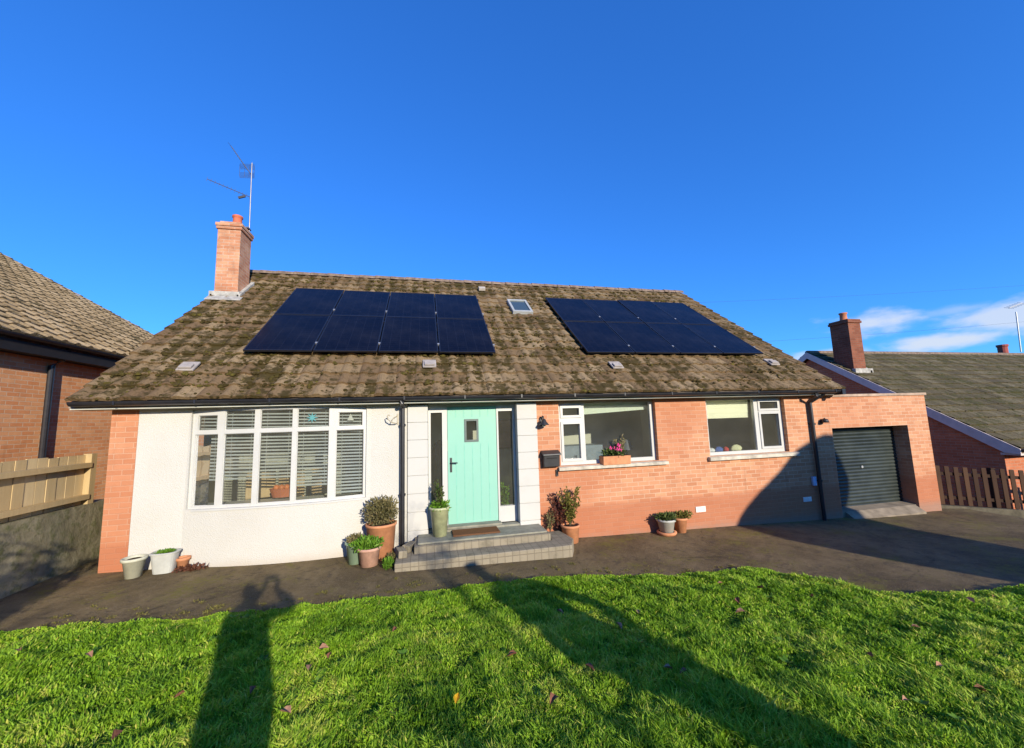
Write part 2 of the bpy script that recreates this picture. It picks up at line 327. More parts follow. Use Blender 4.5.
c_=M.mix(M.mr(M.noise(5,6,.7),.45,.75,0,.75),b_.outputs[0],(.13,.115,.08)); M.col(c_); M.bump(M.math('ADD',M.math('MULTIPLY',b_.outputs['Fac'],-1),M.noise(50,4)),.6,.008); STEP=M.m
M=Mat('landing slabs',.9,.2); M.col(M.mix(M.mr(M.noise(4,6,.7),.4,.7),(.28,.27,.21),(.17,.16,.125))); M.bump(M.noise(40,4),.4,.006); SLAB=M.m
M=Mat('door mat coir',1,.05); M.col(M.mix(M.noise(60,3),(.11,.05,.025),(.26,.125,.06))); M.bump(M.noise(200,2),1,.01); COIR=M.m
M=Mat('roller door',.42,.45); M.col(M.mix(M.mr(M.noise(2,5),.35,.7),(.017,.024,.022),(.036,.046,.041))); ROLLER=M.m
CONC=plain('pale concrete apron',(.24,.195,.14),.9,.2,var=.3,scale=5,bump=.4)
COPE=plain('coping stone',(.40,.29,.21),.85,.2,var=.3,scale=5,bump=.3)
BARGE=plain('painted bargeboard',(.62,.52,.47),.6,.3,var=.12,scale=5)
BLINDC=plain('roller blind fabric',(.66,.72,.60),.8,.1,var=.05)
SLATM=plain('blind slats',(.46,.48,.47),.55,.3,var=.15,scale=3)

# ------------------------------------------------------------ the ground
def sheet(name,poly_fn,mat,xs,ys,off):
    pass
mb=MB()
gx=[-900,-120,-40,-20,-9,-6,-3,0,3,6,9,11,11.3,12,13,14,14.8,20,40,120,900]; gy=[-900,-120,-60,-25,-8,-6,-4,-3,-1.9,0,2,5,10,20,60,150,900]
idx={}
for j,y in enumerate(gy):
    for i,x in enumerate(gx): idx[i,j]=len(mb.v); mb.v.append((x,y,gz(x,y)-.03))
for j in range(len(gy)-1):
    for i in range(len(gx)-1): mb.f.append((idx[i,j],idx[i+1,j],idx[i+1,j+1],idx[i,j+1]))
tag(mb.build('ground',GROUND),kind='structure')
# lawn front edge from the photograph (world x -> y)
EDGE=[(-9,-1.65),(-4.77,-1.69),(-4.01,-1.75),(-3.24,-1.80),(-1.81,-1.83),(-.51,-1.78),(.23,-1.70),(1.38,-1.81),(2.7,-1.97),(3.45,-2.05),(3.75,-2.35),(3.98,-2.9),(4.35,-3.28),(5.2,-3.42),(6.1,-3.5),(8,-3.6),(14,-3.9)]
def edge(x):
    for (a,b),(c,d) in zip(EDGE,EDGE[1:]):
        if a<=x<=c: return b+(d-b)*(x-a)/(c-a)
    return EDGE[0][1] if x<EDGE[0][0] else EDGE[-1][1]
mb=MB(); xs=np.arange(-5.6,11.31,.25).tolist()
for i,x in enumerate(xs):
    ys=[edge(x)-.35,edge(x)+.2,-1.0,-.4,0.3,7]
    ys=sorted(ys)
    for y in ys:
        lip=mnoise.noise(Vector((x*.7,y*.7,0)))*.012
        mb.v.append((x,y,gz(x,min(0,y) if y>-1.9 else y)+.0+ (lip if y<-.1 else 0)))
n=6
for i in range(len(xs)-1):
    for j in range(n-1): a=i*n+j; mb.f.append((a,a+n,a+n+1,a+1))
tag(mb.build('path',PATH,smooth=True),kind='structure')
# lawn soil with soft undulation
def lawnz(x,y): return gz(x,y)+.028+ .035*mnoise.noise(Vector((x*.9,y*.9,3)))+.03*mnoise.noise(Vector((x*2.3,y*2.3,8)))+.024*mnoise.noise(Vector((x*5,y*5,2)))
mb=MB(); xs=np.arange(-9,14.01,.2).tolist(); K=44
for x in xs:
    e=edge(x)
    for k in range(K+1):
        t=k/K; y=e-t*(9+e) if 0 else e-(t**1.3)*(12+e)
        z=lawnz(x,y) if k else gz(x,y)-.02
        mb.v.append((x,y+(.03*mnoise.noise(Vector((x*3,0,0))) if k<2 else 0),z))
for i in range(len(xs)-1):
    for k in range(K): a=i*(K+1)+k; mb.f.append((a,a+1,a+K+2,a+K+1))
tag(mb.build('lawn',LAWN,smooth=True),kind='structure')

# ------------------------------------------------------------ wall with openings
def wallgrid(mb,xs,zs,opened,yf,depth):
    """vertical wall following yf(x), cells where opened(xc,zc) are left out"""
    I=len(xs)-1; J=len(zs)-1
    op=[[opened((xs[i]+xs[i+1])/2,(zs[j]+zs[j+1])/2) for j in range(J)] for i in range(I)]
    V=lambda x,z,b: (x,yf(x)+(depth if b else 0),z)
    for i in range(I):
        for j in range(J):
            if op[i][j]: continue
            x0,x1,z0,z1=xs[i],xs[i+1],zs[j],zs[j+1]
            mb.quad(V(x0,z0,0),V(x1,z0,0),V(x1,z1,0),V(x0,z1,0)); mb.quad(V(x0,z1,1),V(x1,z1,1),V(x1,z0,1),V(x0,z0,1))
            if i==0 or op[i-1][j]: mb.quad(V(x0,z0,1),V(x0,z0,0),V(x0,z1,0),V(x0,z1,1))
            if i==I-1 or op[i+1][j]: mb.quad(V(x1,z0,0),V(x1,z0,1),V(x1,z1,1),V(x1,z1,0))
            if j==0 or op[i][j-1]: mb.quad(V(x0,z0,1),V(x1,z0,1),V(x1,z0,0),V(x0,z0,0))
            if j==J-1 or op[i][j+1]: mb.quad(V(x0,z1,0),V(x1,z1,0),V(x1,z1,1),V(x0,z1,1))
    return mb
def rects(holes): return lambda x,z: any(a<x<b and c<z<d for a,b,c,d in holes)
def splits(lo,hi,holes,k,extra=()): 
    s={lo,hi}|set(extra)
    for h in holes: s|={h[k],h[k+1]}
    return sorted(v for v in s if lo<=v<=hi)
def panelwall(mb,x0,x1,z0,z1,holes,yf,depth,extra=()):
    return wallgrid(mb,splits(x0,x1,holes,0,extra),splits(z0,z1,holes,2),rects(holes),yf,depth)
flat=lambda y: (lambda x: y)
BOWC=-2.9; BOWW=1.27
def bow(x):
    t=(x-BOWC)/BOWW
    return -.15*max(0,1-t*t)
WT=2.34   # wall head under the soffit
house=empty('house',(0,0,0)); tag(house,'white and orange brick bungalow with a mint door under a mossy tiled roof','house')
def hp(mb,name,mat,label=None,parent=None,**k):
    o=mb.build(name,mat,None,fixn=k.pop('fixn',True),**k); o.parent=parent or house
    if label: o['label']=label
    return o
# rendered wall with the bow
bx=np.linspace(BOWC-BOWW,BOWC+BOWW,25).round(3).tolist()
mb=MB(); panelwall(mb,-4.80,-1.07,-.35,WT,[(-4.14,-1.70,.89,2.325)],bow,.26,bx); rw=hp(mb,'rendered_wall',ROUGH,'white roughcast wall bowing out below the five light window')
# brick pier and gable wall on the left
SL=(6.198-2.481)/(4.647+.241); RY,RZ=4.647,6.198
def roofz(y): return 2.481+SL*(y+.241) if y<RY else RZ-SL*(y-RY)
mb=MB(); mb.box(-5.13,-4.803,0,.3,-.35,WT); hp(mb,'brick_pier',BRICK)
def gable(x0,x1,name,mat):
    b=2*RY
    mb=MB(); mb.prism([(.303,-.6),(b,-.6),(b,roofz(0)-.12),(RY,RZ-.12),(.303,roofz(.303)-.12)],'x',x0,x1); return hp(mb,name,mat)
gable(-5.12,-4.85,'gable_wall',BRICK); gable(7.36,7.62,'gable_wall',BRICK)
mb=MB(); mb.box(-4.85,7.36,2*RY-.3,2*RY-.01,-.6,2.4); hp(mb,'back_wall',BRICK)
# front brick wall + garage front as one wall
W2=(1.56,3.50,1.19,WT-.003); W3=(4.62,6.50,1.21,WT-.003); GD=(7.66,9.80,-.6,1.64)
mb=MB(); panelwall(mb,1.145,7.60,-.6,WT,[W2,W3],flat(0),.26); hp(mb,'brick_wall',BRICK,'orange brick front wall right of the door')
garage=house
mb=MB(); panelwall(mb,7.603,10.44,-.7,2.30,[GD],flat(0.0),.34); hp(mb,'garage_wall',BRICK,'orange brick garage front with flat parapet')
mb=MB(); mb.box(7.60,10.48,-.025,.36,2.303,2.36); hp(mb,'parapet_coping',COPE,bevel=.008)
mb=MB(); mb.box(10.16,10.43,.343,6,-.9,2.2); mb.box(7.63,10.16,5.7,6,-.9,2.2); hp(mb,'garage_side_wall',BRICK)
mb=MB(); mb.box(7.63,10.45,.365,6.05,2.203,2.29); hp(mb,'garage_roof',plain('felt roof',(.06,.06,.06),.9,.1))
# garage door (slatted roller shutter)
mb=MB(); z=-.2; k=0
while z<1.66:
    prof=[(0,0),(-.012,.018),(-.016,.0375),(-.012,.057),(0,.073)]
    for (a,b),(c,d) in zip(prof,prof[1:]): mb.quad((7.62,.302+a,z+b),(9.84,.302+a,z+b),(9.84,.302+c,z+d),(7.62,.302+c,z+d))
    z+=.075
gd=hp(mb,'garage_door',ROLLER,'dark green grey roller shutter door')
mb=MB(); mb.tube([(8.72,.27,.75),(8.72,.29,.75)],.028,12); hp(mb,'handle',STEELC,parent=gd)
mb=MB(); mb.prism([(.05,-.6),(.36,-.6),(.36,-.06),(.05,-.1)],'x',7.66,9.80); mb.prism([(-.14,-.6),(.05,-.6),(.05,-.1),(-.14,gz(8.7)+.012)],'x',7.8,9.75); hp(mb,'garage_threshold',CONC)
# door bay: white block posts, screen
def blockpost(x0,x1,z0,name='door_post'):
    mb=MB(); z=z0
    while z<WT-.05:
        z2=min(z+.285,WT)
        mb.box(x0+.004,x1-.004,-.036,.30,z+.008,z2); mb.box(x0+.012,x1-.012,-.022,.29,z-.002,z+.008)
        z=z2
    return hp(mb,name,PAINT,bevel=.006)
blockpost(-1.067,-.735,-.25); blockpost(.775,1.142,-.25)
FY=.14
scr=[(-.69,-.50,.46,2.19),(.475,.735,.56,2.19),(-.415,.445,.32,2.29)]
mb=MB(); panelwall(mb,-.732,.772,.30,WT,scr,flat(FY-.01),.08); hp(mb,'door_frame',UPVC,bevel=.004)
def pane(x0,x1,z0,z1,y,parent,name='pane'):
    mb=MB()
    if callable(y):
        xs=np.linspace(x0,x1,4)
        for a,b in zip(xs,xs[1:]): mb.quad((a,y(a),z0),(b,y(b),z0),(b,y(b),z1),(a,y(a),z1))
    else: mb.quad((x0,y,z0),(x1,y,z0),(x1,y,z1),(x0,y,z1))
    o=hp(mb,name,GLASSM,parent=parent); return o
for a,b,c,d in scr[:2]: pane(a-.004,b+.004,c-.004,d+.004,FY+.04,house,'side_light')
mb=MB(); panelwall(mb,-.408,.438,.33,2.283,[(-.095,.10,1.70,2.04)],flat(FY+.005),.05)
door=hp(mb,'door',MINT,'mint green front door with small square window',bevel=.003)
mb=MB(); 
for k in range(1,6):
    x=-.408+.846*k/6
    mb.box(x-.004,x+.004,FY+.0015,FY+.007,.36,1.64)
    mb.box(x-.004,x+.004,FY+.0015,FY+.007,2.10,2.25) 
hp(mb,'board_joint',plain('mint joint',(.20,.50,.39),.6,.2),parent=door)
mb=MB(); panelwall(mb,-.12,.125,1.675,2.065,[(-.085,.09,1.71,2.03)],flat(FY-.008),.012); hp(mb,'window_frame',plain('grey lead trim',(.10,.13,.12),.5,.4),parent=door)
pane(-.097,.102,1.698,2.042,FY+.03,door)
mb=MB(); mb.box(-.372,-.338,FY-.006,FY+.004,1.18,1.42); mb.tube([(-.355,FY-.004,1.34),(-.355,FY-.055,1.34),(-.25,FY-.06,1.335)],.010,8); mb.tube([(-.355,FY-.004,1.24),(-.355,FY-.014,1.24)],.012,8); hp(mb,'handle',IRON,parent=door,smooth=False)
mb=MB(); mb.box(-.44,.47,-.02,FY-.012,.292,.325); hp(mb,'door_sill',SLAB,bevel=.006)

# bow window
lights=[(-4.095,-3.775),(-3.69,-3.275),(-3.20,-2.755),(-2.69,-2.245),(-2.145,-1.745)]
bf=lambda x: bow(x)+.045
holes=[]
for i,(a,b) in enumerate(lights):
    holes.append((a,b,.925,1.955)); holes.append((a+(.03 if i in(0,4) else 0),b-(.02 if i in (0,4) else 0),2.01,2.235 if i in(0,4) else 2.30))
bwin=empty('window'); bwin.parent=house; bwin['label']='white five light bow window with slatted blinds'
mb=MB(); wallgrid(mb,splits(-4.14,-1.70,holes,0),splits(.89,2.322,holes,2),rects(holes),bf,.07)
hp(mb,'frame',UPVC,parent=bwin,bevel=.006)
mb=MB()  # inner casement beads
for a,b,c,d in holes: wallgrid(mb,[a,a+.008,b-.008,b],[c,c+.008,d-.008,d],rects([(a+.008,b-.008,c+.008,d-.008)]),lambda x: bow(x)+.062,.02)
hp(mb,'glazing_bead',UPVC,parent=bwin)
for a,b,c,d in holes: pane(a-.003,b+.003,c-.003,d+.003,lambda x: bow(x)+.078,bwin)
mb=MB()
for a,b in zip(bx,bx[1:]):
    ya,yb=bow(a),bow(b)
    if a>=-4.15 and b<=-1.65:
        z0,z1=.865,.889
        v=[(a,ya-.012),(b,yb-.012),(b,.3),(a,.3)]
        mb.prism(v,'z',z0,z1)
hp(mb,'sill',UPVC,parent=bwin)
# slatted blinds: one per light, tilted slats with cords
for i,(a,b) in enumerate(lights):
    mb=MB(); zb=[1.28,1.28,1.25,1.12,.96][i]; z=2.29
    while z>zb:
        t=.0 
        y0=bow(a)+.15; y1=bow(b)+.15; dz=-.012+random.uniform(-.002,.002)
        tl=.011
        mb.quad((a-.04,y0-.014,z-tl),(b+.04,y1-.014,z-tl+dz),(b+.04,y1+.014,z+tl+dz),(a-.04,y0+.014,z+tl))
        z-=.05
    for xx in (a+.07,b-.07): mb.box(xx-.002,xx+.002,bow(xx)+.133,bow(xx)+.136,zb,2.29)
    hp(mb,'blind',SLATM,parent=bwin)
# windows two and three
def casement(x0,x1,z0,z1,holes,sashes,label,sill):
    w=empty('window'); w.parent=house; w['label']=label
    mb=MB(); panelwall(mb,x0,x1,z0,z1,holes,flat(.085),.07); hp(mb,'frame',UPVC,parent=w,bevel=.005)
    mb=MB()
    for a,b,c,d in sashes: panelwall(mb,a-.045,b+.045,c-.045,d+.045,[(a,b,c,d)],flat(.068),.03)
    hp(mb,'sash',UPVC,parent=w,bevel=.004)
    for a,b,c,d in holes: pane(a-.004,b+.004,c-.004,d+.004,.125,w)
    mb=MB(); mb.prism([(-.075,sill[2]),(.083,sill[2]),(.083,z0+.004),(-.075,z0-.02)],'x',sill[0],sill[1]); hp(mb,'sill',plain('concrete sill',(.50,.45,.36),.85,.2,var=.3,scale=7,bump=.3),parent=w,bevel=.006)
    mb=MB(); mb.box(x0,x1,.158,.36,z0+.02,z0+.045); hp(mb,'inner_sill',UPVC,parent=w)
    return w
w2=casement(1.56,3.50,1.19,WT-.006,[(1.66,1.98,1.30,1.92),(1.66,1.98,2.08,2.21),(2.08,3.43,1.255,2.29)],[(1.66,1.98,1.30,1.92),(1.66,1.98,2.08,2.21)],'white window beside the post box with a green blind pulled half up',(1.50,3.66,1.115))
w3=casement(4.62,6.50,1.21,WT-.006,[(4.70,5.82,1.27,2.29),(5.96,6.40,1.33,1.99),(5.96,6.40,2.10,2.24)],[(5.96,6.40,1.33,1.99),(5.96,6.40,2.10,2.24)],'white window with cream roman blind nearest the garage',(4.56,6.68,1.125))
mb=MB(); mb.prism([(2.05,2.09),(3.46,2.16),(3.46,2.33),(2.05,2.33)],'y',.22,.224); mb.tube([(2.05,.222,2.09),(3.46,.222,2.16)],.009,8); hp(mb,'blind',BLINDC,parent=w2)
mb=MB()
for k in range(4): mb.box(4.66,5.80,.215-.006*k,.222-.006*k,1.93+.10*k,2.035+.10*k)
hp(mb,'blind',plain('cream blind fabric',(.80,.79,.62),.8,.1,var=.04),parent=w3)

# roof
def tileroof(mb,x0,x1,y0,z0,y1,z1,tw,g,amp,seed=1,fine=6,sag=.0):
    rnd=random.Random(seed)
    Ls=math.hypot(y1-y0,z1-z0); dy,dz=(y1-y0)/Ls,(z1-z0)/Ls; ny,nz=-dz,dy
    if nz<0: ny,nz=-ny,-nz
    nc=int(round(Ls/g)); g=Ls/nc; nx=int(round((x1-x0)/tw)); tw=(x1-x0)/nx
    if mb.tint is None: mb.tint=[]
    def P(x,s,h): return (x,y0+dy*s+ny*h,z0+dz*s+nz*h)
    for k in range(nc):
        for i in range(nx):
            t=rnd.random(); jh=rnd.uniform(-.005,.006); js=rnd.uniform(-.012,.008); xa=x0+i*tw
            prev=None
            for j in range(fine+1):
                f=j/fine; x=xa+tw*f
                h=amp*(max(0,math.sin(math.pi*2*f))**.8)+jh
                s0=k*g+js; s1=(k+1)*g+.02
                a=P(x,s0,.048+h); b=P(x,s1,.012+h); c=P(x,s0+.002,.006+h*.3)
                sgv=-.012*math.sin(math.pi*(x-x0)/(x1-x0)*2.3+1)*sag
                if prev:
                    n=len(mb.v); mb.v+=[prev[0],a,b,prev[1]]; mb.f.append((n,n+1,n+2,n+3)); mb.tint.append(t)
                    n=len(mb.v); mb.v+=[prev[2],c,a,prev[0]]; mb.f.append((n,n+1,n+2,n+3)); mb.tint.append(t*.6)
                prev=(a,b,c)
    return mb
XL,XR=-5.50,7.83; EY,EZ=-.241,2.455
RZT=6.155
mb=MB(); tileroof(mb,XL,XR,EY,EZ,RY,RZT,.30,.34,.026,3,fine=8)
tileroof(mb,XL,XR,2*RY-EY,EZ,RY,RZT,.30,.34,.024,4,fine=3)
roof=hp(mb,'roof',TILE,'mossy brown tiled roof',fixn=False)
mb=MB(); mb.prism([(EY+.02,EZ-.02),(RY,RZT-.02),(2*RY-EY-.02,EZ-.02),(2*RY-EY-.02,EZ-.09),(RY,RZT-.12),(EY+.02,EZ-.09)],'x',XL+.02,XR-.02); hp(mb,'roof_deck',plain('mortar verge',(.26,.21,.165),.95,.1,var=.35,scale=12,bump=.5),parent=roof)
mb=MB(); x=XL; rnd=random.Random(5)
while x<XR-.05:
    x2=min(x+.42,XR+.01); r1=.115; dz=rnd.uniform(-.006,.006)
    pts=[]
    for e,(xx,rr_) in enumerate(((x+.004,r1+.008),(x2-.004,r1-.004))):
        base=len(mb.v)
        for k in range(9):
            t=math.pi*k/8; mb.v.append((xx,RY-math.cos(t)*rr_,RZT-.015+dz+math.sin(t)*rr_*.95))
    for k in range(8): mb.f.append((base-9+k,base+k,base+k+1,base-9+k+1))
    n0=base-9; mb.f.append(tuple(n0+k for k in range(9)))
    x=x2
hp(mb,'ridge_tiles',RIDGE,parent=roof)
# moss cushions on the front slope
mb=MB(); Ls=math.hypot(RY-EY,RZT-EZ); dy,dz=(RY-EY)/Ls,(RZT-EZ)/Ls
cnt=0
for _ in range(60000):
    if cnt>=5200: break
    x=rng.uniform(XL+.05,XR-.05); s=rng.uniform(.03,Ls-.2)
    d=mnoise.noise(Vector((x*.55,s*.8,1)))*.9+mnoise.noise(Vector((x*2.2,s*2.2,4)))*.7
    d+= .35*(1-abs(x-(-1.5))/7) + (.25 if x<-3 else 0) + .12
    if rng.random()>max(0,d-.05): continue
    k=round(s/.3397)*.3397; s=k+rng.uniform(-.05,.10) if rng.random()<.75 else s
    if s<.0 or s>Ls-.1: continue
    r_=rng.uniform(.010,.034)*(1.25 if rng.random()<.2 else 1); h=r_*rng.uniform(.5,.9)
    c=Vector((x,EY+dy*s-dz*.042,EZ+dz*s+dy*.042)); nrm=Vector((0,-dz,dy)); t1=Vector((1,0,0)); t2=Vector((0,dy,dz))
    b=len(mb.v); ra=rng.uniform(.7,1.5)
    for lv,(f,hh) in enumerate(((1,-.1),(.75,.6))):
        for q in range(6):
            a=q*math.pi/3+lv*.5; w=r_*f*rng.uniform(.8,1.2); mb.v.append(tuple(c+t1*math.cos(a)*w*ra+t2*math.sin(a)*w+nrm*h*hh))
    mb.v.append(tuple(c+nrm*h))
    for q in range(6): mb.f.append((b+q,b+(q+1)%6,b+6+(q+1)%6,b+6+q)); mb.f.append((b+6+q,b+6+(q+1)%6,b+12))
    cnt+=1
tag(hp(mb,'moss',MOSS,parent=roof,smooth=True,fixn=False),kind='stuff')
# eaves: fascia, soffit, gutter
mb=MB(); mb.box(XL+.03,XR-.05,-.215,-.195,2.345,2.44); hp(mb,'fascia',CREAM)
mb=MB(); mb.box(XL+.03,XR-.05,-.194,.10,2.343,2.36); hp(mb,'soffit',CREAM)
def gutter(mb,p0,p1,r_,dn=(0,0,-1),side=(0,-1,0)):
    p0,p1=Vector(p0),Vector(p1); side=Vector(side); dn=Vector(dn); n=8
    ring=[]
    for p in(p0,p1):
        ring.append([p+side*math.cos(t)*r_+dn*math.sin(t)*r_ for t in [math.pi*k/n for k in range(n+1)]]+[p+side*math.cos(t)*(r_-.006)+dn*math.sin(t)*(r_-.006) for t in [math.pi*k/n for k in range(n,-1,-1)]])
    b=len(mb.v); K=len(ring[0]); mb.v+=[tuple(v) for v in ring[0]+ring[1]]
    for k in range(K): mb.f.append((b+k,b+(k+1)%K,b+K+(k+1)%K,b+K+k))
    mb.f.append(tuple(b+k for k in range(n+1))); mb.f.append(tuple(b+K+k for k in range(n+1))[::-1])
    return mb
mb=MB(); gutter(mb,(XL+.08,-.285,2.445),(XR-.12,-.285,2.435),.062)
x=-4.9
while x<7.6:
    mb.box(x-.012,x+.012,-.352,-.347,2.395,2.45); x+=.95
mb.box(7.60,7.68,-.36,-.20,2.34,2.452)
hp(mb,'gutter',BLACK)
def downpipe(pts,r_,parent=house,clips=()):
    mb=MB(); mb.tube(pts,r_,12)
    for z in clips:
        x,y=pts[-1][0],pts[-1][1]; mb.tube([(x,y,z-.02),(x,y,z+.02)],r_+.009,12); mb.box(x-.05,x+.05,y,y+.07,z-.012,z+.012)
    o=hp(mb,'downpipe',BLACK,parent=parent); return o
downpipe([(-1.14,-.285,2.40),(-1.14,-.285,2.36),(-1.14,-.07,2.27),(-1.14,-.07,.42),(-1.14,-.07,.02)],.036,clips=(2.0,.9))['label']='black downpipe beside the white door post'
downpipe([(7.02,-.285,2.40),(7.02,-.285,2.34),(7.09,-.06,2.20),(7.10,-.06,1.0),(7.11,-.06,-.22)],.036,clips=(1.75,.6))['label']='black downpipe between the cream blind window and garage'
mb=MB(); mb.tube([(7.28,-.285,2.40),(7.24,-.2,2.33),(7.10,-.06,2.20)],.03,10); hp(mb,'pipe_branch',BLACK)
# skylight
def onroof(x,s,h): return Vector((x,EY+dy*s-dz*h,EZ+dz*s+dy*h))
def roofbox(mb,x0,x1,s0,s1,h0,h1):
    P=[onroof(a,b,c) for c in(h0,h1) for a,b in((x0,s0),(x1,s0),(x1,s1),(x0,s1))]
    n=len(mb.v); mb.v+=[tuple(p) for p in P]; mb.f+=[tuple(n+i for i in q) for q in((0,3,2,1),(4,5,6,7),(0,1,5,4),(1,2,6,5),(2,3,7,6),(3,0,4,7))]
def y2s(y): return (y-EY)/dy
sk=empty('skylight'); sk.parent=house
s0,s1=y2s(2.68),y2s(3.38); a,b=1.40,1.93
mb=MB(); roofbox(mb,a,b,s0,s0+.08,.02,.11); roofbox(mb,a,b,s1-.07,s1,.02,.115); roofbox(mb,a,a+.06,s0+.081,s1-.071,.02,.11); roofbox(mb,b-.06,b,s0+.081,s1-.071,.02,.11)
hp(mb,'frame',plain('grey skylight frame',(.36,.37,.36),.5,.4),parent=sk,bevel=.006)
M=Mat('skylight glass',.06,.6); M.col((.05,.075,.085)); mb=MB(); roofbox(mb,a+.055,b-.055,s0+.075,s1-.066,.05,.085); hp(mb,'pane',M.m,parent=sk)
for x,y in((-.70,.52),(2.98,.48),(-4.44,.44),(6.9,.60)):
    mb=MB(); s=y2s(y); roofbox(mb,x-.12,x+.12,s-.12,s+.14,.05,.085); roofbox(mb,x-.09,x+.09,s-.10,s+.02,.086,.12); hp(mb,'roof_vent',plain('grey vent tile',(.34,.30,.27),.8,.2,var=.25),parent=roof,bevel=.01)
mb=MB(); roofbox(mb,.74,.92,y2s(4.0),y2s(4.0)+.16,.06,.13); hp(mb,'roof_vent',plain('pale vent cap',(.46,.40,.34),.8,.2),parent=roof)
# chimney
CX0,CX1,CY0,CY1=-5.42,-4.95,3.10,3.66
ch=empty('chimney'); ch.parent=house
mb=MB(); mb.box(CX0,CX1,CY0,CY1,4.6,6.62); hp(mb,'stack',BRICKC,parent=ch)
mb=MB(); mb.box(CX0-.03,CX1+.03,CY0-.03,CY1+.03,6.623,6.69); mb.box(CX0-.045,CX1+.045,CY0-.045,CY1+.045,6.693,6.77); mb.box(CX0+.02,CX1-.02,CY0+.02,CY1-.02,6.773,6.83); hp(mb,'cap',BRICKC,parent=ch,bevel=.01)
mb=MB(); mb.lathe([(.10,0),(.105,.02),(.10,.05),(.092,.20),(.098,.22),(.112,.235),(.112,.27),(.098,.28),(.075,.28),(.072,0)],(CX0+.26,CY0+.30,6.83),20); hp(mb,'pot',plain('red clay pot',(.50,.13,.07),.8,.2,var=.3),parent=ch,smooth=True)
mb=MB()
mb.box(CX0-.08,CX1+.06,CY0-.07,CY0-.002,roofz(CY0)-.12,roofz(CY0)+.10)
for a_,b_ in((CX0-.06,CX0-.003),(CX1+.003,CX1+.08)):
    mb.prism([(CY0-.07,roofz(CY0-.07)-.1),(CY1+.1,roofz(CY1+.1)-.1),(CY1+.1,roofz(CY1+.1)+.09),(CY0-.07,roofz(CY0-.07)+.09)],'x',a_,b_)
roofbox(mb,CX0-.07,CX1+.16,y2s(CY0)-.28,y2s(CY0)-.06,.045,.07)
hp(mb,'flashing',LEAD,parent=ch,bevel=.015)

# rooms behind the windows
mb=MB()
def room(x0,x1,y1,z0,z1):
    mb.quad((x0,y1,z0),(x1,y1,z0),(x1,y1,z1),(x0,y1,z1)); mb.quad((x0,.27,z0),(x0,y1,z0),(x0,y1,z1),(x0,.27,z1)); mb.quad((x1,y1,z0),(x1,.27,z0),(x1,.27,z1),(x1,y1,z1)); mb.quad((x0,.27,z1),(x1,.27,z1),(x1,y1,z1),(x0,y1,z1))
room(-4.84,-1.15,2.4,.2,2.42); room(-1.05,1.14,1.2,.3,2.42); room(1.2,4.2,1.7,.2,2.42); room(4.3,7.3,1.8,.2,2.42)
hp(mb,'room_walls',ROOM,fixn=False)
mb=MB()
for x0,x1,y1,z in((-4.84,-1.15,3.6,.25),(-1.05,1.14,3.8,.31),(1.2,4.2,3.5,.25),(4.3,7.3,3.5,.25)): mb.quad((x0,.27,z),(x1,.27,z),(x1,y1,z),(x0,y1,z))
hp(mb,'room_floor',ROOMF,fixn=False)

# air bricks and wall plates
for x,z,w,h,l in((4.30,.24,.21,.10,'white air brick low on the lit brick wall'),(6.80,.24,.20,.09,'pale plate low in the shaded brick by the downpipe')):
    mb=MB(); mb.box(x-w/2,x+w/2,-.014,-.002,z-h/2,z+h/2)
    for k in range(5): xx=x-w/2+.03+k*(w-.06)/4; mb.box(xx-.008,xx+.008,-.019,-.0145,z-h/2+.018,z+h/2-.018)
    hp(mb,'air_vent',plain('vent plastic',(.72,.70,.66),.5,.3),label=l)
mb=MB(); mb.box(6.955,7.045,-.05,-.002,.50,.68); hp(mb,'meter_box',plain('pale blue plastic',(.35,.45,.62),.5,.4),label='small pale blue box beside the garage downpipe',bevel=.01)


# ------------------------------------------------------------ solar panels (things on the roof)
PW,PH=1.098,1.68; SA=.208*Ls; SB=.217*Ls
panel_proto=None
def make_panel():
    t=empty('solar_panel')
    w,h=PW-.02,PH-.02
    mb=MB(); 
    for q in((0,w,0,.025),(0,w,h-.025,h),(0,.025,.0255,h-.0255),(w-.025,w,.0255,h-.0255)): mb.box(q[0],q[1],q[2],q[3],-.035,.0)
    lpart(mb,'frame',PFRAME,t,bevel=.002)
    mb=MB(); mb.box(.024,w-.024,.024,h-.024,-.03,-.004); lpart(mb,'cell_glass',SOLAR,t)
    for y in(.32,h-.32):
        mb=MB(); mb.box(w-.008,w+.028,y-.02,y+.02,-.03,.006); lpart(mb,'clamp',STEELC if y<1 else PFRAME,t)
    return t
ROT=Matrix(((1,0,0),(0,dy,-dz),(0,dz,dy)))
cols=['leftmost','second from left','third from left','rightmost']
for arr,x0,sb,an in((0,-3.814,SA,'chimney side'),(1,2.506,SB,'garage side')):
    for rw_ in range(2):
        for c in range(4):
            t=make_panel() if panel_proto is None else copy_tree(panel_proto)
            if panel_proto is None: panel_proto=t
            p=onroof(x0+c*PW+.01,sb+rw_*PH+.01,.155+random.uniform(-.004,.004))
            t.location=p; t.rotation_euler=ROT.to_euler()
            t.rotation_euler.x+=random.uniform(-.006,.006)
            tag(t,'%s black solar panel in the %s row of the %s array'%(cols[c],('lower','upper')[rw_],an),'solar panel','solar panels in two arrays on the mossy roof')
# rails under the panels
for an,x0,sb in(('chimney side',-3.814,SA),('garage side',2.506,SB)):
    t=empty('mounting_rails'); 
    for k,s in enumerate((.3,PH-.3,PH+.3,2*PH-.3)):
        mb=MB(); roofbox(mb,x0-.02,x0+4*PW+.02,sb+s-.02,sb+s+.02,.07,.118); o=mb.build('rail',PFRAME); o.parent=t
    tag(t,'thin dark rails under the solar panels of the %s array'%an,'mounting rails')
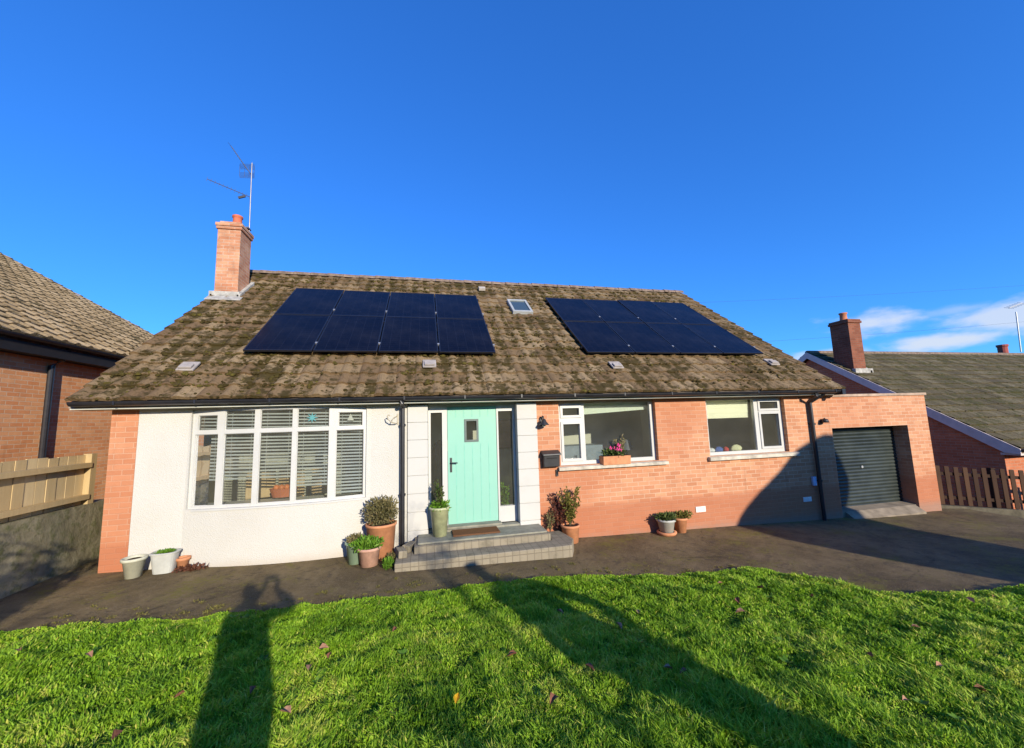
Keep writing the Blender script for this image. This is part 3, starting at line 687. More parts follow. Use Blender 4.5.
# ------------------------------------------------------------ aerials on the chimney
def up3(u,v,Y):
    d=fw+(u-512)/FPX*rr-(v-374)/FPX*uu; return CAM+d*((Y-CAM.y)/d.y)
t=empty('tv_aerial'); tag(t,'silver television aerial with two booms on a mast strapped to the chimney','aerial')
AY=3.5; P=lambda u,v,y=AY: up3(u,v,y)
mb=MB(); mb.tube([P(249,236),P(252,163)],.014,8); mb.build('mast',ALU).parent=t
mb=MB(); mb.tube([P(231,146,3.2),P(252,176,3.6)],.008,6)
A,B=P(231,146,3.2),P(249,172,3.55); sdv=Vector((.25,.9,-.2)).normalized()
for k in range(11):
    c=A.lerp(B,k/10); mb.tube([c-sdv*.10,c+sdv*.10],.0035,4)
mb.build('boom',ALU).parent=t
mb=MB()
for k in range(5):
    for sgn in(-1,1):
        c=P(247,171+sgn*(2+k*1.2),3.55)
        mb.tube([c+Vector((-.17,.02,0)),c+Vector((.17,-.02,0))],.005,4)
for q in(-.16,-.05,.05,.16): c=P(247,171,3.55); mb.tube([c+Vector((q,0,-.16)),c+Vector((q,0,.16))],.004,4)
mb.build('reflector',ALU).parent=t
mb=MB(); A,B=P(207,179,3.1),P(250,197,3.55); mb.tube([A,B],.008,6); sdv=Vector((.1,.2,1)).normalized()
for k in range(12):
    c=A.lerp(B,k/11); mb.tube([c-sdv*.06,c+sdv*.06],.0035,4)
c=P(243,197,3.5); mb.tube([c+Vector((-.10,0,-.03)),c+Vector((.05,0,.03))],.03,6)
mb.build('boom',ALU).parent=t
mb=MB(); c=P(249,228); mb.box(CX1-.02,CX1+.03,CY0+.28,CY0+.46,c.z-.05,c.z-.02); mb.box(CX1-.02,CX1+.03,CY0+.28,CY0+.46,c.z-.2,c.z-.17); mb.build('bracket',ALU).parent=t

# ------------------------------------------------------------ left neighbour house
nb=empty('house',(-7.7,5,0)); tag(nb,'old brick house at the left edge with a brown tiled roof and black eaves','house')
def sub(mb,name,mat,parent,label=None,**k):
    r_=parent
    off=Vector((0,0,0)); p=parent
    while p is not None: off+=p.location; p=p.parent
    o=mb.build(name,mat,None,**k); o.parent=parent; o.matrix_parent_inverse=Matrix.Translation(-off)
    if label: o['label']=label
    return o
NM=.6; NX=-7.5; NZ=3.74; NY0,NY1=-3.5,9.75
def nz(x): return NZ+NM*(NX-x)
mb=MB(); mb.prism([(-7.75,-.8),(-20,-.8),(-20,3.3),(-15.75,nz(-15.75)-.15),(-7.75,nz(-7.75)-.15)],'y',NY0+.25,NY1-.2); sub(mb,'wall',BRICKN,nb)
# roof slope: build in a rotated frame (eaves along Y)
tmp=MB(); tileroof(tmp,0,NY1-NY0,0,NZ,8.3,NZ+NM*8.3,.30,.34,.040,9)
mb=MB(); mb.tint=tmp.tint; mb.f=tmp.f; mb.v=[(NX-y,NY0+x,z) for x,y,z in tmp.v]
nroof=sub(mb,'roof',TILEN,nb,fixn=False)
mb=MB(); mb.prism([(NX-.02,NZ-.03),(NX-8.3,nz(NX-8.3)-.03),(NX-16.6,NZ-.03),(NX-16.6,NZ-.1),(NX-8.3,nz(NX-8.3)-.12),(NX-.02,NZ-.1)],'y',NY0,NY1); sub(mb,'roof_deck',RIDGE,nb)
mb=MB(); mb.box(-7.76,NX+.02,NY0+.02,NY1-.03,NZ-.30,NZ-.115); sub(mb,'soffit',plain('black soffit board',(.02,.018,.018),.6,.3),nb)
mb=MB(); gutter(mb,(NX+.07,NY0,NZ-.02),(NX+.07,NY1-.1,NZ-.02),.065,side=(1,0,0)); sub(mb,'gutter',BLACK,nb)
mb=MB(); mb.tube([(NX+.03,2.42,NZ-.06),(NX-.06,2.40,NZ-.3),(NX-.195,2.38,NZ-.42),(NX-.195,2.38,-.4)],[.05,.05,.048,.048],12); sub(mb,'downpipe',BLACK,nb)

# ------------------------------------------------------------ left boundary: low wall and board fence
FX=-5.65
bw=MB(); 
ys=np.linspace(-6,.95,24)
for a,b in zip(ys,ys[1:]):
    bw.quad((FX+.04+.03*mnoise.noise(Vector((0,a*2,0))),a,-.3),(FX+.04+.03*mnoise.noise(Vector((0,b*2,0))),b,-.3),(FX,b,.985),(FX,a,.985))
bw.quad((FX,-6,.985),(FX,.95,.985),(FX-.35,.95,.985),(FX-.35,-6,.985)); bw.quad((FX+.04,.95,-.3),(FX-.35,.95,-.3),(FX-.35,.95,.985),(FX,.95,.985))
bwo=bw.build('boundary_wall',BANK); tag(bwo,'low mossy grey green rendered wall under the board fence','wall')
fl=empty('board_fence',(FX-.07,-2,.985)); tag(fl,'new pale timber board fence on top of the low mossy wall','fence')
rnd=random.Random(11); y=.50
mb=MB(); mb.tint=[]
while y>-6:
    w=.148; dx=rnd.uniform(-.006,.006); zt=1.70+.02*rnd.random()+(-.03*y)*.25
    mb.box(FX-.10+dx,FX-.082+dx,y-w+.004,y-.004,.99,zt); mb.tint+=[rnd.random()]*6; y-=w
sub(mb,'fence_boards',FENCEW,fl)
for z in(1.10,1.56):
    mb=MB(); mb.box(FX-.08,FX+.012,-6,.50,z-.038,z+.03); sub(mb,'rail',FENCEW,fl)
for y in(.55,-2.4,-5.4):
    mb=MB(); mb.box(FX-.11,FX-.005,y-.05,y+.05,.987,1.72); sub(mb,'post',FENCEW,fl)
gt_=empty('side_gate',(FX+.05,.98,.6)); tag(gt_,'dark gate post and narrow gate between the fence and the brick pier','gate')
mb=MB(); mb.box(FX-.02,FX+.06,.97,1.05,-.2,1.74); sub(mb,'post',IRON,gt_)
mb=MB()
for k in range(4): x=FX+.085+k*.11; mb.box(x,x+.10,.99,1.01,.02,1.62)
sub(mb,'gate_boards',plain('dark gate wood',(.03,.02,.015),.8,.2),gt_)

# ------------------------------------------------------------ right neighbour bungalow
GX=13.5; GY0,GZ0,GYR,GZR=.10,.93,5.20,4.24; GS=(GZR-GZ0)/(GYR-GY0)
rn=empty('house',(GX+3,GYR,-1)); tag(rn,'low red brick bungalow beyond the garage with a green mossy roof and white bargeboard','house')
mb=MB(); mb.prism([(GY0+.35,-2.2),(2*GYR-GY0-.3,-2.2),(2*GYR-GY0-.3,GZ0),(GYR,GZR-.25),(GY0+.35,GZ0+.02)],'x',GX+.12,GX+24); sub(mb,'wall',BRICKR,rn)
mb=MB(); tileroof(mb,GX,GX+24,GY0,GZ0,GYR,GZR,.33,.34,.012,21,fine=3); tileroof(mb,GX,GX+24,2*GYR-GY0,GZ0,GYR,GZR,.33,.34,.012,22,fine=3)
sub(mb,'roof',TILER,rn,fixn=False)
mb=MB(); mb.prism([(GY0,GZ0-.03),(GYR,GZR-.03),(2*GYR-GY0,GZ0-.03),(2*GYR-GY0,GZ0-.1),(GYR,GZR-.12),(GY0,GZ0-.1)],'x',GX+.03,GX+23.9); sub(mb,'roof_deck',RIDGE,rn)
mb=MB(); mb.tube([(GX+.02,GYR,GZR-.02),(GX+24,GYR,GZR-.02)],.10,10); sub(mb,'ridge_tiles',RIDGE,rn)
for sg in(0,1):
    f=lambda y: (2*GYR-y) if sg else y
    mb=MB(); mb.prism([(f(GY0-.02),GZ0+.0),(f(GYR),GZR+.01),(f(GYR),GZR-.22),(f(GY0+.25),GZ0-.11),(f(GY0-.02),GZ0-.13)],'x',GX-.035,GX-.005); sub(mb,'bargeboard',BARGE,rn)
mb=MB(); mb.box(GX+.0,GX+24,GY0-.0,GY0+.349,GZ0-.16,GZ0-.11); sub(mb,'soffit',BARGE,rn)
mb=MB(); gutter(mb,(GX,GY0-.07,GZ0+.0),(GX+24,GY0-.07,GZ0+.0),.06); sub(mb,'gutter',BLACK,rn)
ch2=empty('chimney'); ch2.parent=rn; ch2.matrix_parent_inverse=Matrix.Identity(4)
def sub2(mb,name,mat,grand,parent,**k):
    o=mb.build(name,mat,None,**k); o.parent=parent; o.matrix_parent_inverse=Matrix.Translation(-grand.location); return o
c0,c1,e0,e1=GX+.20,GX+.74,3.75,4.38
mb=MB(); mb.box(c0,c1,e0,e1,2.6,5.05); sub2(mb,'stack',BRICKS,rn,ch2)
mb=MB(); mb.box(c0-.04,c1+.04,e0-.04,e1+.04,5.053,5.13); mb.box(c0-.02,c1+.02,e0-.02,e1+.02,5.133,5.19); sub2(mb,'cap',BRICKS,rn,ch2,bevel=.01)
mb=MB(); mb.lathe([(.12,0),(.125,.03),(.11,.06),(.10,.24),(.125,.26),(.125,.30),(.09,.30),(.085,0)],(c0+.27,e0+.32,5.19),18); sub2(mb,'pot',plain('orange clay pot',(.50,.19,.10),.8,.2),rn,ch2,smooth=True)
mb=MB(); mb.box(c0-.1,c1+.14,e0-.12,e0-.003,GZ0+GS*(e0-GY0)-.06,GZ0+GS*(e0-GY0)+.12); mb.prism([(e0-.12,GZ0+GS*(e0-.12-GY0)),(e1,GZ0+GS*(e1-GY0)),(e1,GZ0+GS*(e1-GY0)+.14),(e0-.12,GZ0+GS*(e0-.12-GY0)+.14)],'x',c1+.003,c1+.1); sub2(mb,'flashing',LEAD,rn,ch2,bevel=.01)
# small far pot on ridge and the far aerial
mb=MB(); q=up3(1003,351,GYR+.2); mb.lathe([(.16,-.2),(.16,.10),(.19,.12),(.19,.2),(.1,.2)],(q.x,GYR+.2,GZR+.28),14); sub(mb,'flue_pot',plain('red flue pot',(.32,.08,.06),.8,.2),rn)
t=empty('tv_aerial'); tag(t,'thin white aerial pole above the green bungalow roof','aerial'); a0=up3(1016,312,9); a1=up3(1021,352,9)
mb=MB(); mb.tube([a0,a1],.035,8); mb.build('mast',UPVC).parent=t
mb=MB(); mb.tube([up3(1009,308,9),up3(1022,303,9)],.03,6)
for k in range(6): c=up3(1009,308,9).lerp(up3(1022,303,9),k/5); mb.tube([c-Vector((0,.2,.08)),c+Vector((0,.2,.08))],.012,4)
mb.build('boom',UPVC).parent=t
# overhead cables and their pole (beyond the right edge)
for (u0_,v0,u1_,v1,l) in((690,303,1040,286,'upper thin black overhead cable across the right of the sky'),(740,343,1040,322,'lower thin overhead cable behind the garage side chimney')):
    A=up3(u0_,v0,16); B=up3(u1_,v1,16); mb=MB(); D=B-A; A2=A-D*.6; B2=B+D*.25; D=B2-A2
    pts=[A2+D*k/16+Vector((0,0,-.35*math.sin(math.pi*k/16)+.0)) for k in range(17)]
    tag(mb.tube([p+Vector((0,0,.3)) for p in pts],.006,5).build('overhead_cable',plain('cable',(.05,.06,.09),.6,.2)),l,'cable')

# ------------------------------------------------------------ picket fence on the right
pf=empty('picket_fence',(11.5,0,-.3)); tag(pf,'dark brown picket fence between the garage and the neighbouring bungalow','fence')
PA,PB=Vector((10.62,.33)),Vector((13.6,-.55)); D=(PB-PA); LEN=D.length; D.normalize(); NN=Vector((D.y,-D.x))
def fz(t): return -.22-.085*t
s=0; rnd=random.Random(2); k=0
def obox(mb,t0,t1,n0,n1,z0,z1,zt=None):
    P=[]
    for z in(0,1):
        for t_,n_ in((t0,n0),(t1,n0),(t1,n1),(t0,n1)):
            q=PA+D*t_+NN*n_; P.append((q.x,q.y,(z1 if z else z0)+fz(t_)))
    n=len(mb.v); mb.v+=P; mb.f+=[tuple(n+i for i in q) for q in((0,3,2,1),(4,5,6,7),(0,1,5,4),(1,2,6,5),(2,3,7,6),(3,0,4,7))]
while s<LEN+1.5:
    mb=MB(); mb.tint=[rnd.random()]*6; h=.90+rnd.uniform(-.02,.02); w=.105
    tw_=rnd.uniform(-.008,.008)
    obox(mb,s+.02,s+.02+w,.022+tw_,.042+tw_,.03,h)
    q=len(mb.v)
    o=sub(mb,'picket',PICKW,pf,bevel=.02); s+=.20+rnd.uniform(-.006,.006); k+=1
for z in(.16,.70):
    mb=MB(); obox(mb,-.05,LEN+1.6,-.03,.018,z,z+.07); sub(mb,'rail',PICKW,pf)
for s in(-.02,1.5,3.05,4.5):
    mb=MB(); obox(mb,s,s+.09,-.13,-.032,-.3,.92); sub(mb,'post',PICKW,pf)
mb=MB(); obox(mb,-.1,LEN+1.6,.02,.14,-.25,.025); tag(mb.build('kerb_edging',plain('mossy kerb',(.11,.095,.065),.9,.2,var=.4,scale=5,bump=.4)),'pale concrete edging strip along the foot of the picket fence','edging')

# ------------------------------------------------------------ entrance steps
st=empty('entrance_steps',(0,-.4,0)); tag(st,'grey block entrance steps with three levels below the mint door','steps')
mb=MB(); mb.prism([(-.92,-.13),(1.14,-.13),(1.14,-.04),(-.66,-.04)],'z',-.2,.30) if 0 else mb.box(-.95,1.14,-.56,-.04,-.2,.235)
sub(mb,'step',STEP,st,bevel=.012)
mb=MB(); mb.prism([(-1.20,-.90),(1.36,-.90),(1.50,-.60),(1.44,-.10),(1.15,-.10),(1.15,-.562),(-.96,-.562),(-.96,-.25),(-1.20,-.25)],'z',-.2,.135); sub(mb,'step',STEP,st,bevel=.012)
mb=MB(); mb.box(-.732,.772,-.36,-.036,.22,.287) if 0 else mb.prism([(-.90,-.50),(1.10,-.50),(1.10,-.04),(-.90,-.04)],'z',.2355,.262); sub(mb,'landing_slab',SLAB,st,bevel=.006)
mb=MB(); mb.box(-.73,.77,-.036,.12,.0,.291); sub(mb,'threshold_slab',SLAB,st,bevel=.006)
# loose blocks left of the steps
for (x,y,z,rz,l) in((-1.13,-.60,.137,.25,'tilted grey block on the left end of the bottom step'),(-1.02,-.36,.137,-.5,'mossy grey block leaning by the white door post')):
    mb=MB(); mb.box(-.06,.06,-.12,.12,0,.10); o=mb.build('loose_block',STEP,bevel=.01); o.location=(x,y,z); o.rotation_euler=(0,.06,rz); tag(o,l,'block')
# door mat
mb=MB(); mb.box(-.36,.38,-.44,-.09,0,.022); o=mb.build('door_mat',COIR,bevel=.008); o.location=(-.01,.07,.2635); tag(o,'brown coir door mat on the landing below the mint door','door mat')

# ------------------------------------------------------------ foliage and pots
def leaves(n,rx,ry,rz,size,c=(0,0,0),seed=0,fill=.5,up_=.3,asp=.45,shape='ball'):
    """many small folded leaves through a volume"""
    g=np.random.default_rng(seed); mb=MB(); mb.tint=[]; c=Vector(c)
    for _ in range(n):
        v=Vector(g.normal(size=3)); v.normalize(); r_=(fill+(1-fill)*g.random()) if shape=='ball' else g.random()**.5
        lump=1+.28*mnoise.noise(v*2.1+Vector((seed,0,0)))
        if shape=='cone': 
            h=g.random(); a=g.random()*6.283; rad=(1-h*.93)*(fill+(1-fill)*g.random()); p=c+Vector((math.cos(a)*rx*rad,math.sin(a)*ry*rad,(2*h-1)*rz))
        else: p=c+Vector((v.x*rx,v.y*ry,v.z*rz))*r_*lump
        d=(v*.8+Vector((0,0,up_))+Vector(g.normal(size=3))*.55).normalized()
        sd_=d.cross(Vector(g.normal(size=3))).normalized(); L_=size*g.uniform(.6,1.3); w=L_*asp
        t=float(np.clip(.5+.35*mnoise.noise(p*6)+g.normal()*.18,0,1)); up_v=sd_.cross(d)
        b=len(mb.v); mid=p+d*L_*.5
        mb.v+=[tuple(p),tuple(mid+sd_*w*.5+up_v*w*.15),tuple(p+d*L_),tuple(mid-sd_*w*.5+up_v*w*.15)]
        mb.f+=[(b,b+1,b+2),(b,b+2,b+3)]; mb.tint+=[t,t]
    return mb
def stems(pts,r=.006):
    mb=MB()
    for p in pts: mb.tube(p,[r*1.2,r*.8,r*.5][:len(p)] if len(p)<=3 else [r*(1.2-.8*i/len(p)) for i in range(len(p))],5)
    return mb
def potprof(rb,rt,h,lip=.03,t=.012): return [(0,0),(rb,0),(rb+(rt-rb)*(1-lip/h*1.2),h-lip-.004),(rt+.012,h-lip),(rt+.014,h-.004),(rt+.006,h),(rt-t,h),(rt-t-.006,h-.035)]
def pot(name,label,cat,loc,rb,rt,h,mat,soil=True,square=0,lip=.035,sx=1,sy=1,group=None,rz=0):
    t=empty(name); tag(t,label,cat,group)
    mb=MB().lathe(potprof(rb,rt,h,lip),(0,0,0),32,sx,sy,square); lpart(mb,'vessel',mat,t,smooth=not square,fixn=True)
    if soil:
        mb=MB(); r_=rt-.014; mb.lathe([(r_*1.0,h-.04),(r_*.7,h-.022),(0.001,h-.015)],(0,0,0),20,sx,sy,square); lpart(mb,'soil',SOIL,t,smooth=True)
    rehome(t,loc,rz); return t
def G(x,y,d=.004): return (x,y,gz(x)+d)
G2='pots standing along the front wall'
pot('plant_pot','small cream stoneware pot by the foot of the brick pier','plant pot',G(-4.56,-.27),.085,.125,.25,STONEP,group=G2)
t=pot('planter','white tapered planter with moss on top under the roughcast wall','planter',G(-4.27,-.16),.115,.152,.27,WHITEP,square=3.2,sx=1.0,sy=.75,lip=.02,group=G2)
mb=leaves(800,.125,.095,.02,.022,(0,0,.262),3,.0,1.2,.5); lpart(mb,'moss',LEAFB,t,fixn=False)
pot('plant_pot','little terracotta pot tucked behind the white planter','plant pot',G(-4.09,-.09),.055,.075,.16,TERRA,group=G2)
mb=leaves(260,.22,.07,.02,.05,(0,0,.02),9,0,.1,.5); o=mb.build('leaf_litter',leafm('dead leaf litter',(.05,.02,.012),(.13,.05,.03),(.20,.09,.05)),fixn=False); o.location=G(-3.95,-.16); tag(o,'scatter of dark red dead leaves beside the white planter','leaf litter',kind='stuff')
t=pot('plant_pot','sage green glazed pot left of the terracotta pots','plant pot',G(-1.78,-.40),.095,.13,.30,GREENG,group=G2)
mb=leaves(300,.11,.10,.05,.05,(0,0,.33),31); lpart(mb,'foliage',LEAFO,t,fixn=False)
t=pot('plant_pot','pale pink terracotta pot with a low green plant in front of the tall pot','plant pot',G(-1.57,-.54),.12,.15,.25,TERRA2,group=G2)
mb=leaves(700,.22,.14,.07,.06,(-.03,0,.28),32,.2,.5); lpart(mb,'foliage',LEAFB,t,fixn=False)
t=pot('plant_pot','tall terracotta pot with a rounded heather bush left of the downpipe','plant pot',G(-1.44,-.24),.18,.215,.50,TERRA,group=G2)
mb=leaves(2600,.25,.20,.20,.045,(0,0,.67),33,.35); lpart(mb,'foliage',LEAFO,t,fixn=False)
mb=stems([[(0,0,.38),(random.uniform(-.05,.05),random.uniform(-.05,.05),.5),(random.uniform(-.17,.17),random.uniform(-.12,.12),.66)] for _ in range(9)]); lpart(mb,'stem',BARK,t)
t=empty('plant_pot'); pot_=None
t=pot('plant_pot','round grey pot half hidden behind the sage green pot','plant pot',G(-1.93,-.24),.085,.12,.28,plain('grey glaze',(.36,.40,.37),.5,.4),group=G2) if 0 else t
bpy.data.objects.remove(t)
# weeds at the foot of the steps
for k,(x,y,l) in enumerate(((-1.30,-.72,'clump of yellow green weeds between the pink pot and the bottom step'),(-1.27,-.50,'dry weed tuft beside the left end of the steps'))):
    mb=leaves(260,.07,.09,.07,.05,(0,0,.05),40+k,.2,.9,.3); o=mb.build('weed',[LEAFB,LEAFO][k],fixn=False); o.location=G(x,y); tag(o,l,'weed')
t=pot('plant_pot','tall pale green pot on the landing left of the mint door','plant pot',(-.565,-.20,.2635),.105,.15,.44,CREAMG,square=0)
mb=leaves(260,.13,.12,.05,.09,(0,0,.44),51,.2,-.2,.35); lpart(mb,'foliage',LEAFB,t,fixn=False)
def sprig(seed,n,h,spread,nl,size,z0): 
    g=np.random.default_rng(seed); S=[]; mb=MB(); mb.tint=[]
    for k in range(n):
        a=g.uniform(0,6.28); r_=g.uniform(.2,1)*spread; hh=h*g.uniform(.6,1)
        p0=Vector((0,0,z0)); p1=Vector((math.cos(a)*r_*.4,math.sin(a)*r_*.4,z0+hh*.5)); p2=Vector((math.cos(a)*r_,math.sin(a)*r_,z0+hh)); S.append([p0,p1,p2])
        for q in range(nl):
            f=g.uniform(.2,1.02); c=(p0.lerp(p1,f*2) if f<.5 else p1.lerp(p2,f*2-1))
            sub_=leaves(1,.01,.01,.01,size,c,int(g.integers(1e6)),.5,.5,.42); b=len(mb.v); mb.v+=sub_.v; mb.f+=[tuple(i+b for i in f_) for f_ in sub_.f]; mb.tint+=sub_.tint
    return stems(S,.005),mb
s_,l_=sprig(52,7,.42,.13,34,.06,.42); lpart(s_,'stem',BARK,t); lpart(l_,'foliage',LEAFG,t,fixn=False)
# small plant at the right end of the steps
t=empty('small_plant'); tag(t,'wispy small plant growing between the steps and the brick wall','plant'); s_,l_=sprig(53,8,.38,.13,36,.045,.0); lpart(s_,'stem',BARK,t); lpart(l_,'foliage',LEAFO,t,fixn=False); rehome(t,(1.27,-.13,.13))
t=pot('plant_pot','terracotta pot with an upright yellow green holly by the orange wall','plant pot',G(1.60,-.21),.125,.15,.285,TERRA,group=G2)
s_,l_=sprig(54,13,.62,.20,75,.062,.24); lpart(s_,'stem',BARK,t); lpart(l_,'foliage',LEAFH,t,fixn=False)
t=pot('plant_pot','small dark pot with a bronze leaved shrub behind the holly pot','plant pot',G(1.46,-.10),.07,.09,.15,IRON); s_,l_=sprig(55,10,.66,.16,50,.055,.12); lpart(s_,'stem',BARK,t); lpart(l_,'foliage',LEAFR,t,fixn=False)
# white-fronted pot pair
t=pot('plant_pot','white pot with a terracotta foot and low greenery below the first brick window','plant pot',G(3.42,-.20,.035),.11,.155,.24,WHITEP,group=G2)
mb=MB().lathe([(0,-.03),(.15,-.03),(.17,.0),(.17,.022),(.13,.024)],(0,0,0),28); lpart(mb,'saucer',TERRA,t,smooth=True)
mb=leaves(700,.19,.14,.05,.05,(0,0,.27),61,.2,.4); lpart(mb,'foliage',LEAFG,t,fixn=False)
t=pot('plant_pot','square edged terracotta pot with a sprawling plant right of the white pot','plant pot',G(3.76,-.12),.09,.125,.26,TERRA,group=G2)
mb=leaves(500,.19,.12,.05,.05,(.05,0,.29),62,.2,.3); lpart(mb,'foliage',LEAFH,t,fixn=False)
# window box on the sill
t=empty('window_box'); tag(t,'terracotta window box with pink flowers on the sill beside the post box','window box')
mb=MB(); mb.prism([(-.085,0),(.085,0),(.10,.155),(-.10,.155)],'x',-.27,.27); lpart(mb,'box',TERRA,t,bevel=.008)
mb=MB(); mb.box(-.255,.255,-.08,.08,.1555,.162); lpart(mb,'soil',SOIL,t)
mb=leaves(500,.26,.08,.08,.06,(0,0,.20),71,.2,.7); lpart(mb,'foliage',LEAFG,t,fixn=False)
s_,l_=sprig(72,9,.38,.16,26,.05,.14); 
for o_ in(s_,l_): o_.v=[(x+.12,y*.5,z) for x,y,z in o_.v]
lpart(s_,'stem',BARK,t); lpart(l_,'foliage',LEAFO,t,fixn=False)
g=np.random.default_rng(73)
for k in range(6):
    mb=MB(); c=Vector((g.uniform(-.10,.10),g.uniform(-.05,.02),g.uniform(.26,.36)))
    for q in range(6):
        a=q*1.047; p=Vector((math.cos(a),-.35,math.sin(a))); mb.quad(c,c+p*.022+Vector((.012,0,.012)),c+p*.045,c+p*.022-Vector((.012,0,.012)))
    lpart(mb,'flower',PINK,t,fixn=False)
rehome(t,(2.56,-.02-.0,1.165)); t.location=(2.60,-.035+.05-.02,1.168)
# post box
t=empty('post_box'); tag(t,'black wall mounted post box between the white post and the window','post box')
mb=MB(); mb.prism([(0,0),(-.11,.02),(-.13,.22),(0,.24)],'x',-.145,.145); lpart(mb,'body',IRON,t,bevel=.01)
mb=MB(); mb.prism([(.0,.243),(-.155,.215),(-.15,.245),(0,.30)],'x',-.165,.165); lpart(mb,'lid',IRON,t,bevel=.008)
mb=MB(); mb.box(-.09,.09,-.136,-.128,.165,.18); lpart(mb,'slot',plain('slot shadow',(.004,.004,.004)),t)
rehome(t,(1.355,-.003,1.18))
mb=MB(); mb.box(-.02,.02,-.03,-.002,-.06,.05); mb.tube([(0,-.02,.05),(0,-.05,.02),(0,-.04,-.03)],.008,6); o=mb.build('wall_hook',IRON); o.location=(1.475,0,1.085); tag(o,'small black hook on the brick below the post box','hook')
# lantern by the window and bell light by the garage, scroll bracket on the rendered wall
t=empty('wall_lantern'); tag(t,'black downward lantern on the brick right of the white door post','wall lamp')
mb=MB(); mb.box(-.03,.03,-.02,-.002,-.07,.09); lpart(mb,'back_plate',IRON,t,bevel=.005)
mb=MB(); mb.tube([(0,-.02,.04),(0,-.07,.10),(0,-.13,.09),(0,-.15,.03)],.009,8); lpart(mb,'arm',IRON,t)
mb=MB(); mb.lathe([(.01,.05),(.03,.04),(.045,0),(.085,-.05),(.088,-.058),(.04,-.02),(.01,.0)],(0,-.15,0),20); lpart(mb,'lamp_shade',IRON,t,smooth=True)
mb=MB(); mb.lathe([(.001,-.09),(.025,-.08),(.032,-.05),(.02,-.01),(.001,0)],(0,-.15,0),14); lpart(mb,'bulb',plain('bulb glass',(.7,.7,.65),.2,.5),t,smooth=True)
rehome(t,(1.23,0,1.98))
t=empty('wall_lantern'); tag(t,'small dark bell light on the brick at the top left of the garage door','wall lamp')
mb=MB(); mb.lathe([(.001,0),(.045,.0),(.045,.02),(.001,.02)],(0,0,0),16); 
mb.v=[(x,-z-.002,y) for x,y,z in mb.v]; lpart(mb,'back_plate',IRON,t)
mb=MB(); mb.lathe([(.012,.05),(.05,.04),(.07,-.03),(.066,-.03),(.04,.02),(.001,.03)],(0,-.085,0),18); mb.tube([(0,-.02,.03),(0,-.085,.06)],.01,6); lpart(mb,'lamp_shade',IRON,t,smooth=True)
rehome(t,(7.40,0,1.80))
mb=MB(); mb.box(.10,.125,-.012,-.002,-.11,.07); mb.tube([(.11,-.012,-.08),(.08,-.06,-.09),(.02,-.12,-.07),(-.03,-.15,-.02),(-.04,-.16,.03),(-.02,-.16,.05),(0,-.155,.03)],.009,8); mb.tube([(.11,-.012,.04),(.05,-.08,.0),(.02,-.12,-.07)],.007,6)
o=mb.build('hanging_bracket',plain('cream painted iron',(.45,.40,.30),.6,.3)); o.location=(-1.33,0,2.12); tag(o,'scrolled cream hanging basket bracket left of the black downpipe','bracket')

# ------------------------------------------------------------ things seen through the panes
def obj_in(name,label,cat,mb,mat,loc=(0,0,0),**k):
    o=mb.build(name,mat,**k); o.location=loc; tag(o,label,cat); return o
for (x,y,rz,l) in((-3.52,.95,.3,'tan dining chair behind the second light of the bow window'),(-2.98,1.0,-.1,'tan dining chair behind the middle light of the bow window'),(-2.45,1.05,-.3,'tan dining chair behind the fourth light of the bow window')):
    t=empty('dining_chair'); tag(t,l,'chair','dining chairs behind the bow window'); TAN=plain('tan chair',(.50,.36,.20),.7,.2)
    mb=MB(); mb.box(-.22,.22,-.22,.22,.44,.49); lpart(mb,'seat',TAN,t,bevel=.02)
    mb=MB(); mb.box(-.21,.21,-.24,-.20,.62,1.05); lpart(mb,'backrest',TAN,t,bevel=.02)
    for sx in(-1,1):
        for sy in(-1,1):
            mb=MB(); mb.tube([(sx*.19,sy*.19,0),(sx*.19,sy*.2,.62 if sy<0 else .44)],.018,6); lpart(mb,'leg',TAN,t)
    rehome(t,(x,y,.25),rz)
t=empty('storage_basket'); 
mb=MB().lathe([(0,0),(.15,0),(.19,.13),(.18,.13),(.14,.02)],(0,0,0),20,1.1,.7); lpart(mb,'basket',plain('red wicker',(.42,.12,.05),.8,.2),t); mb=MB(); 
for k in range(4): mb.lathe([(.0,-.05),(.035,-.035),(.05,0),(.035,.035),(.0,.05)],(-.11+.075*k,0,.14),10)
lpart(mb,'fruit',plain('orange fruit',(.55,.16,.04),.5,.4),t,smooth=True); tag(t,'red basket on the bow window ledge behind the middle light','basket'); rehome(t,(-2.99,.38,.93))
mb=MB(); mb.box(-4.1,-1.75,.27,.52,.86,.888); tag(mb.build('window_ledge',UPVC),'white inner ledge behind the bow window','ledge')
mb=MB(); 
for k in range(8):
    a=k*math.pi/4; mb.quad((0,0,0),(.03*math.cos(a-.35),0,.03*math.sin(a-.35)),(.09*math.cos(a),0,.09*math.sin(a)),(.03*math.cos(a+.35),0,.03*math.sin(a+.35)))
o=mb.build('glass_ornament',plain('turquoise glass',(.15,.52,.62),.2,.6),fixn=False); o.location=(-2.50,bow(-2.5)+.10,2.16); tag(o,'turquoise star ornament in the top of the fourth bow light','ornament')
mb=MB(); mb.prism([(-.05,-.05),(.05,-.05),(0,.06)],'y',-.004,.004); o=mb.build('glass_ornament',UPVC); o.location=(-1.95,bow(-1.95)+.10,2.15); tag(o,'white triangular ornament in the top of the rightmost bow light','ornament')
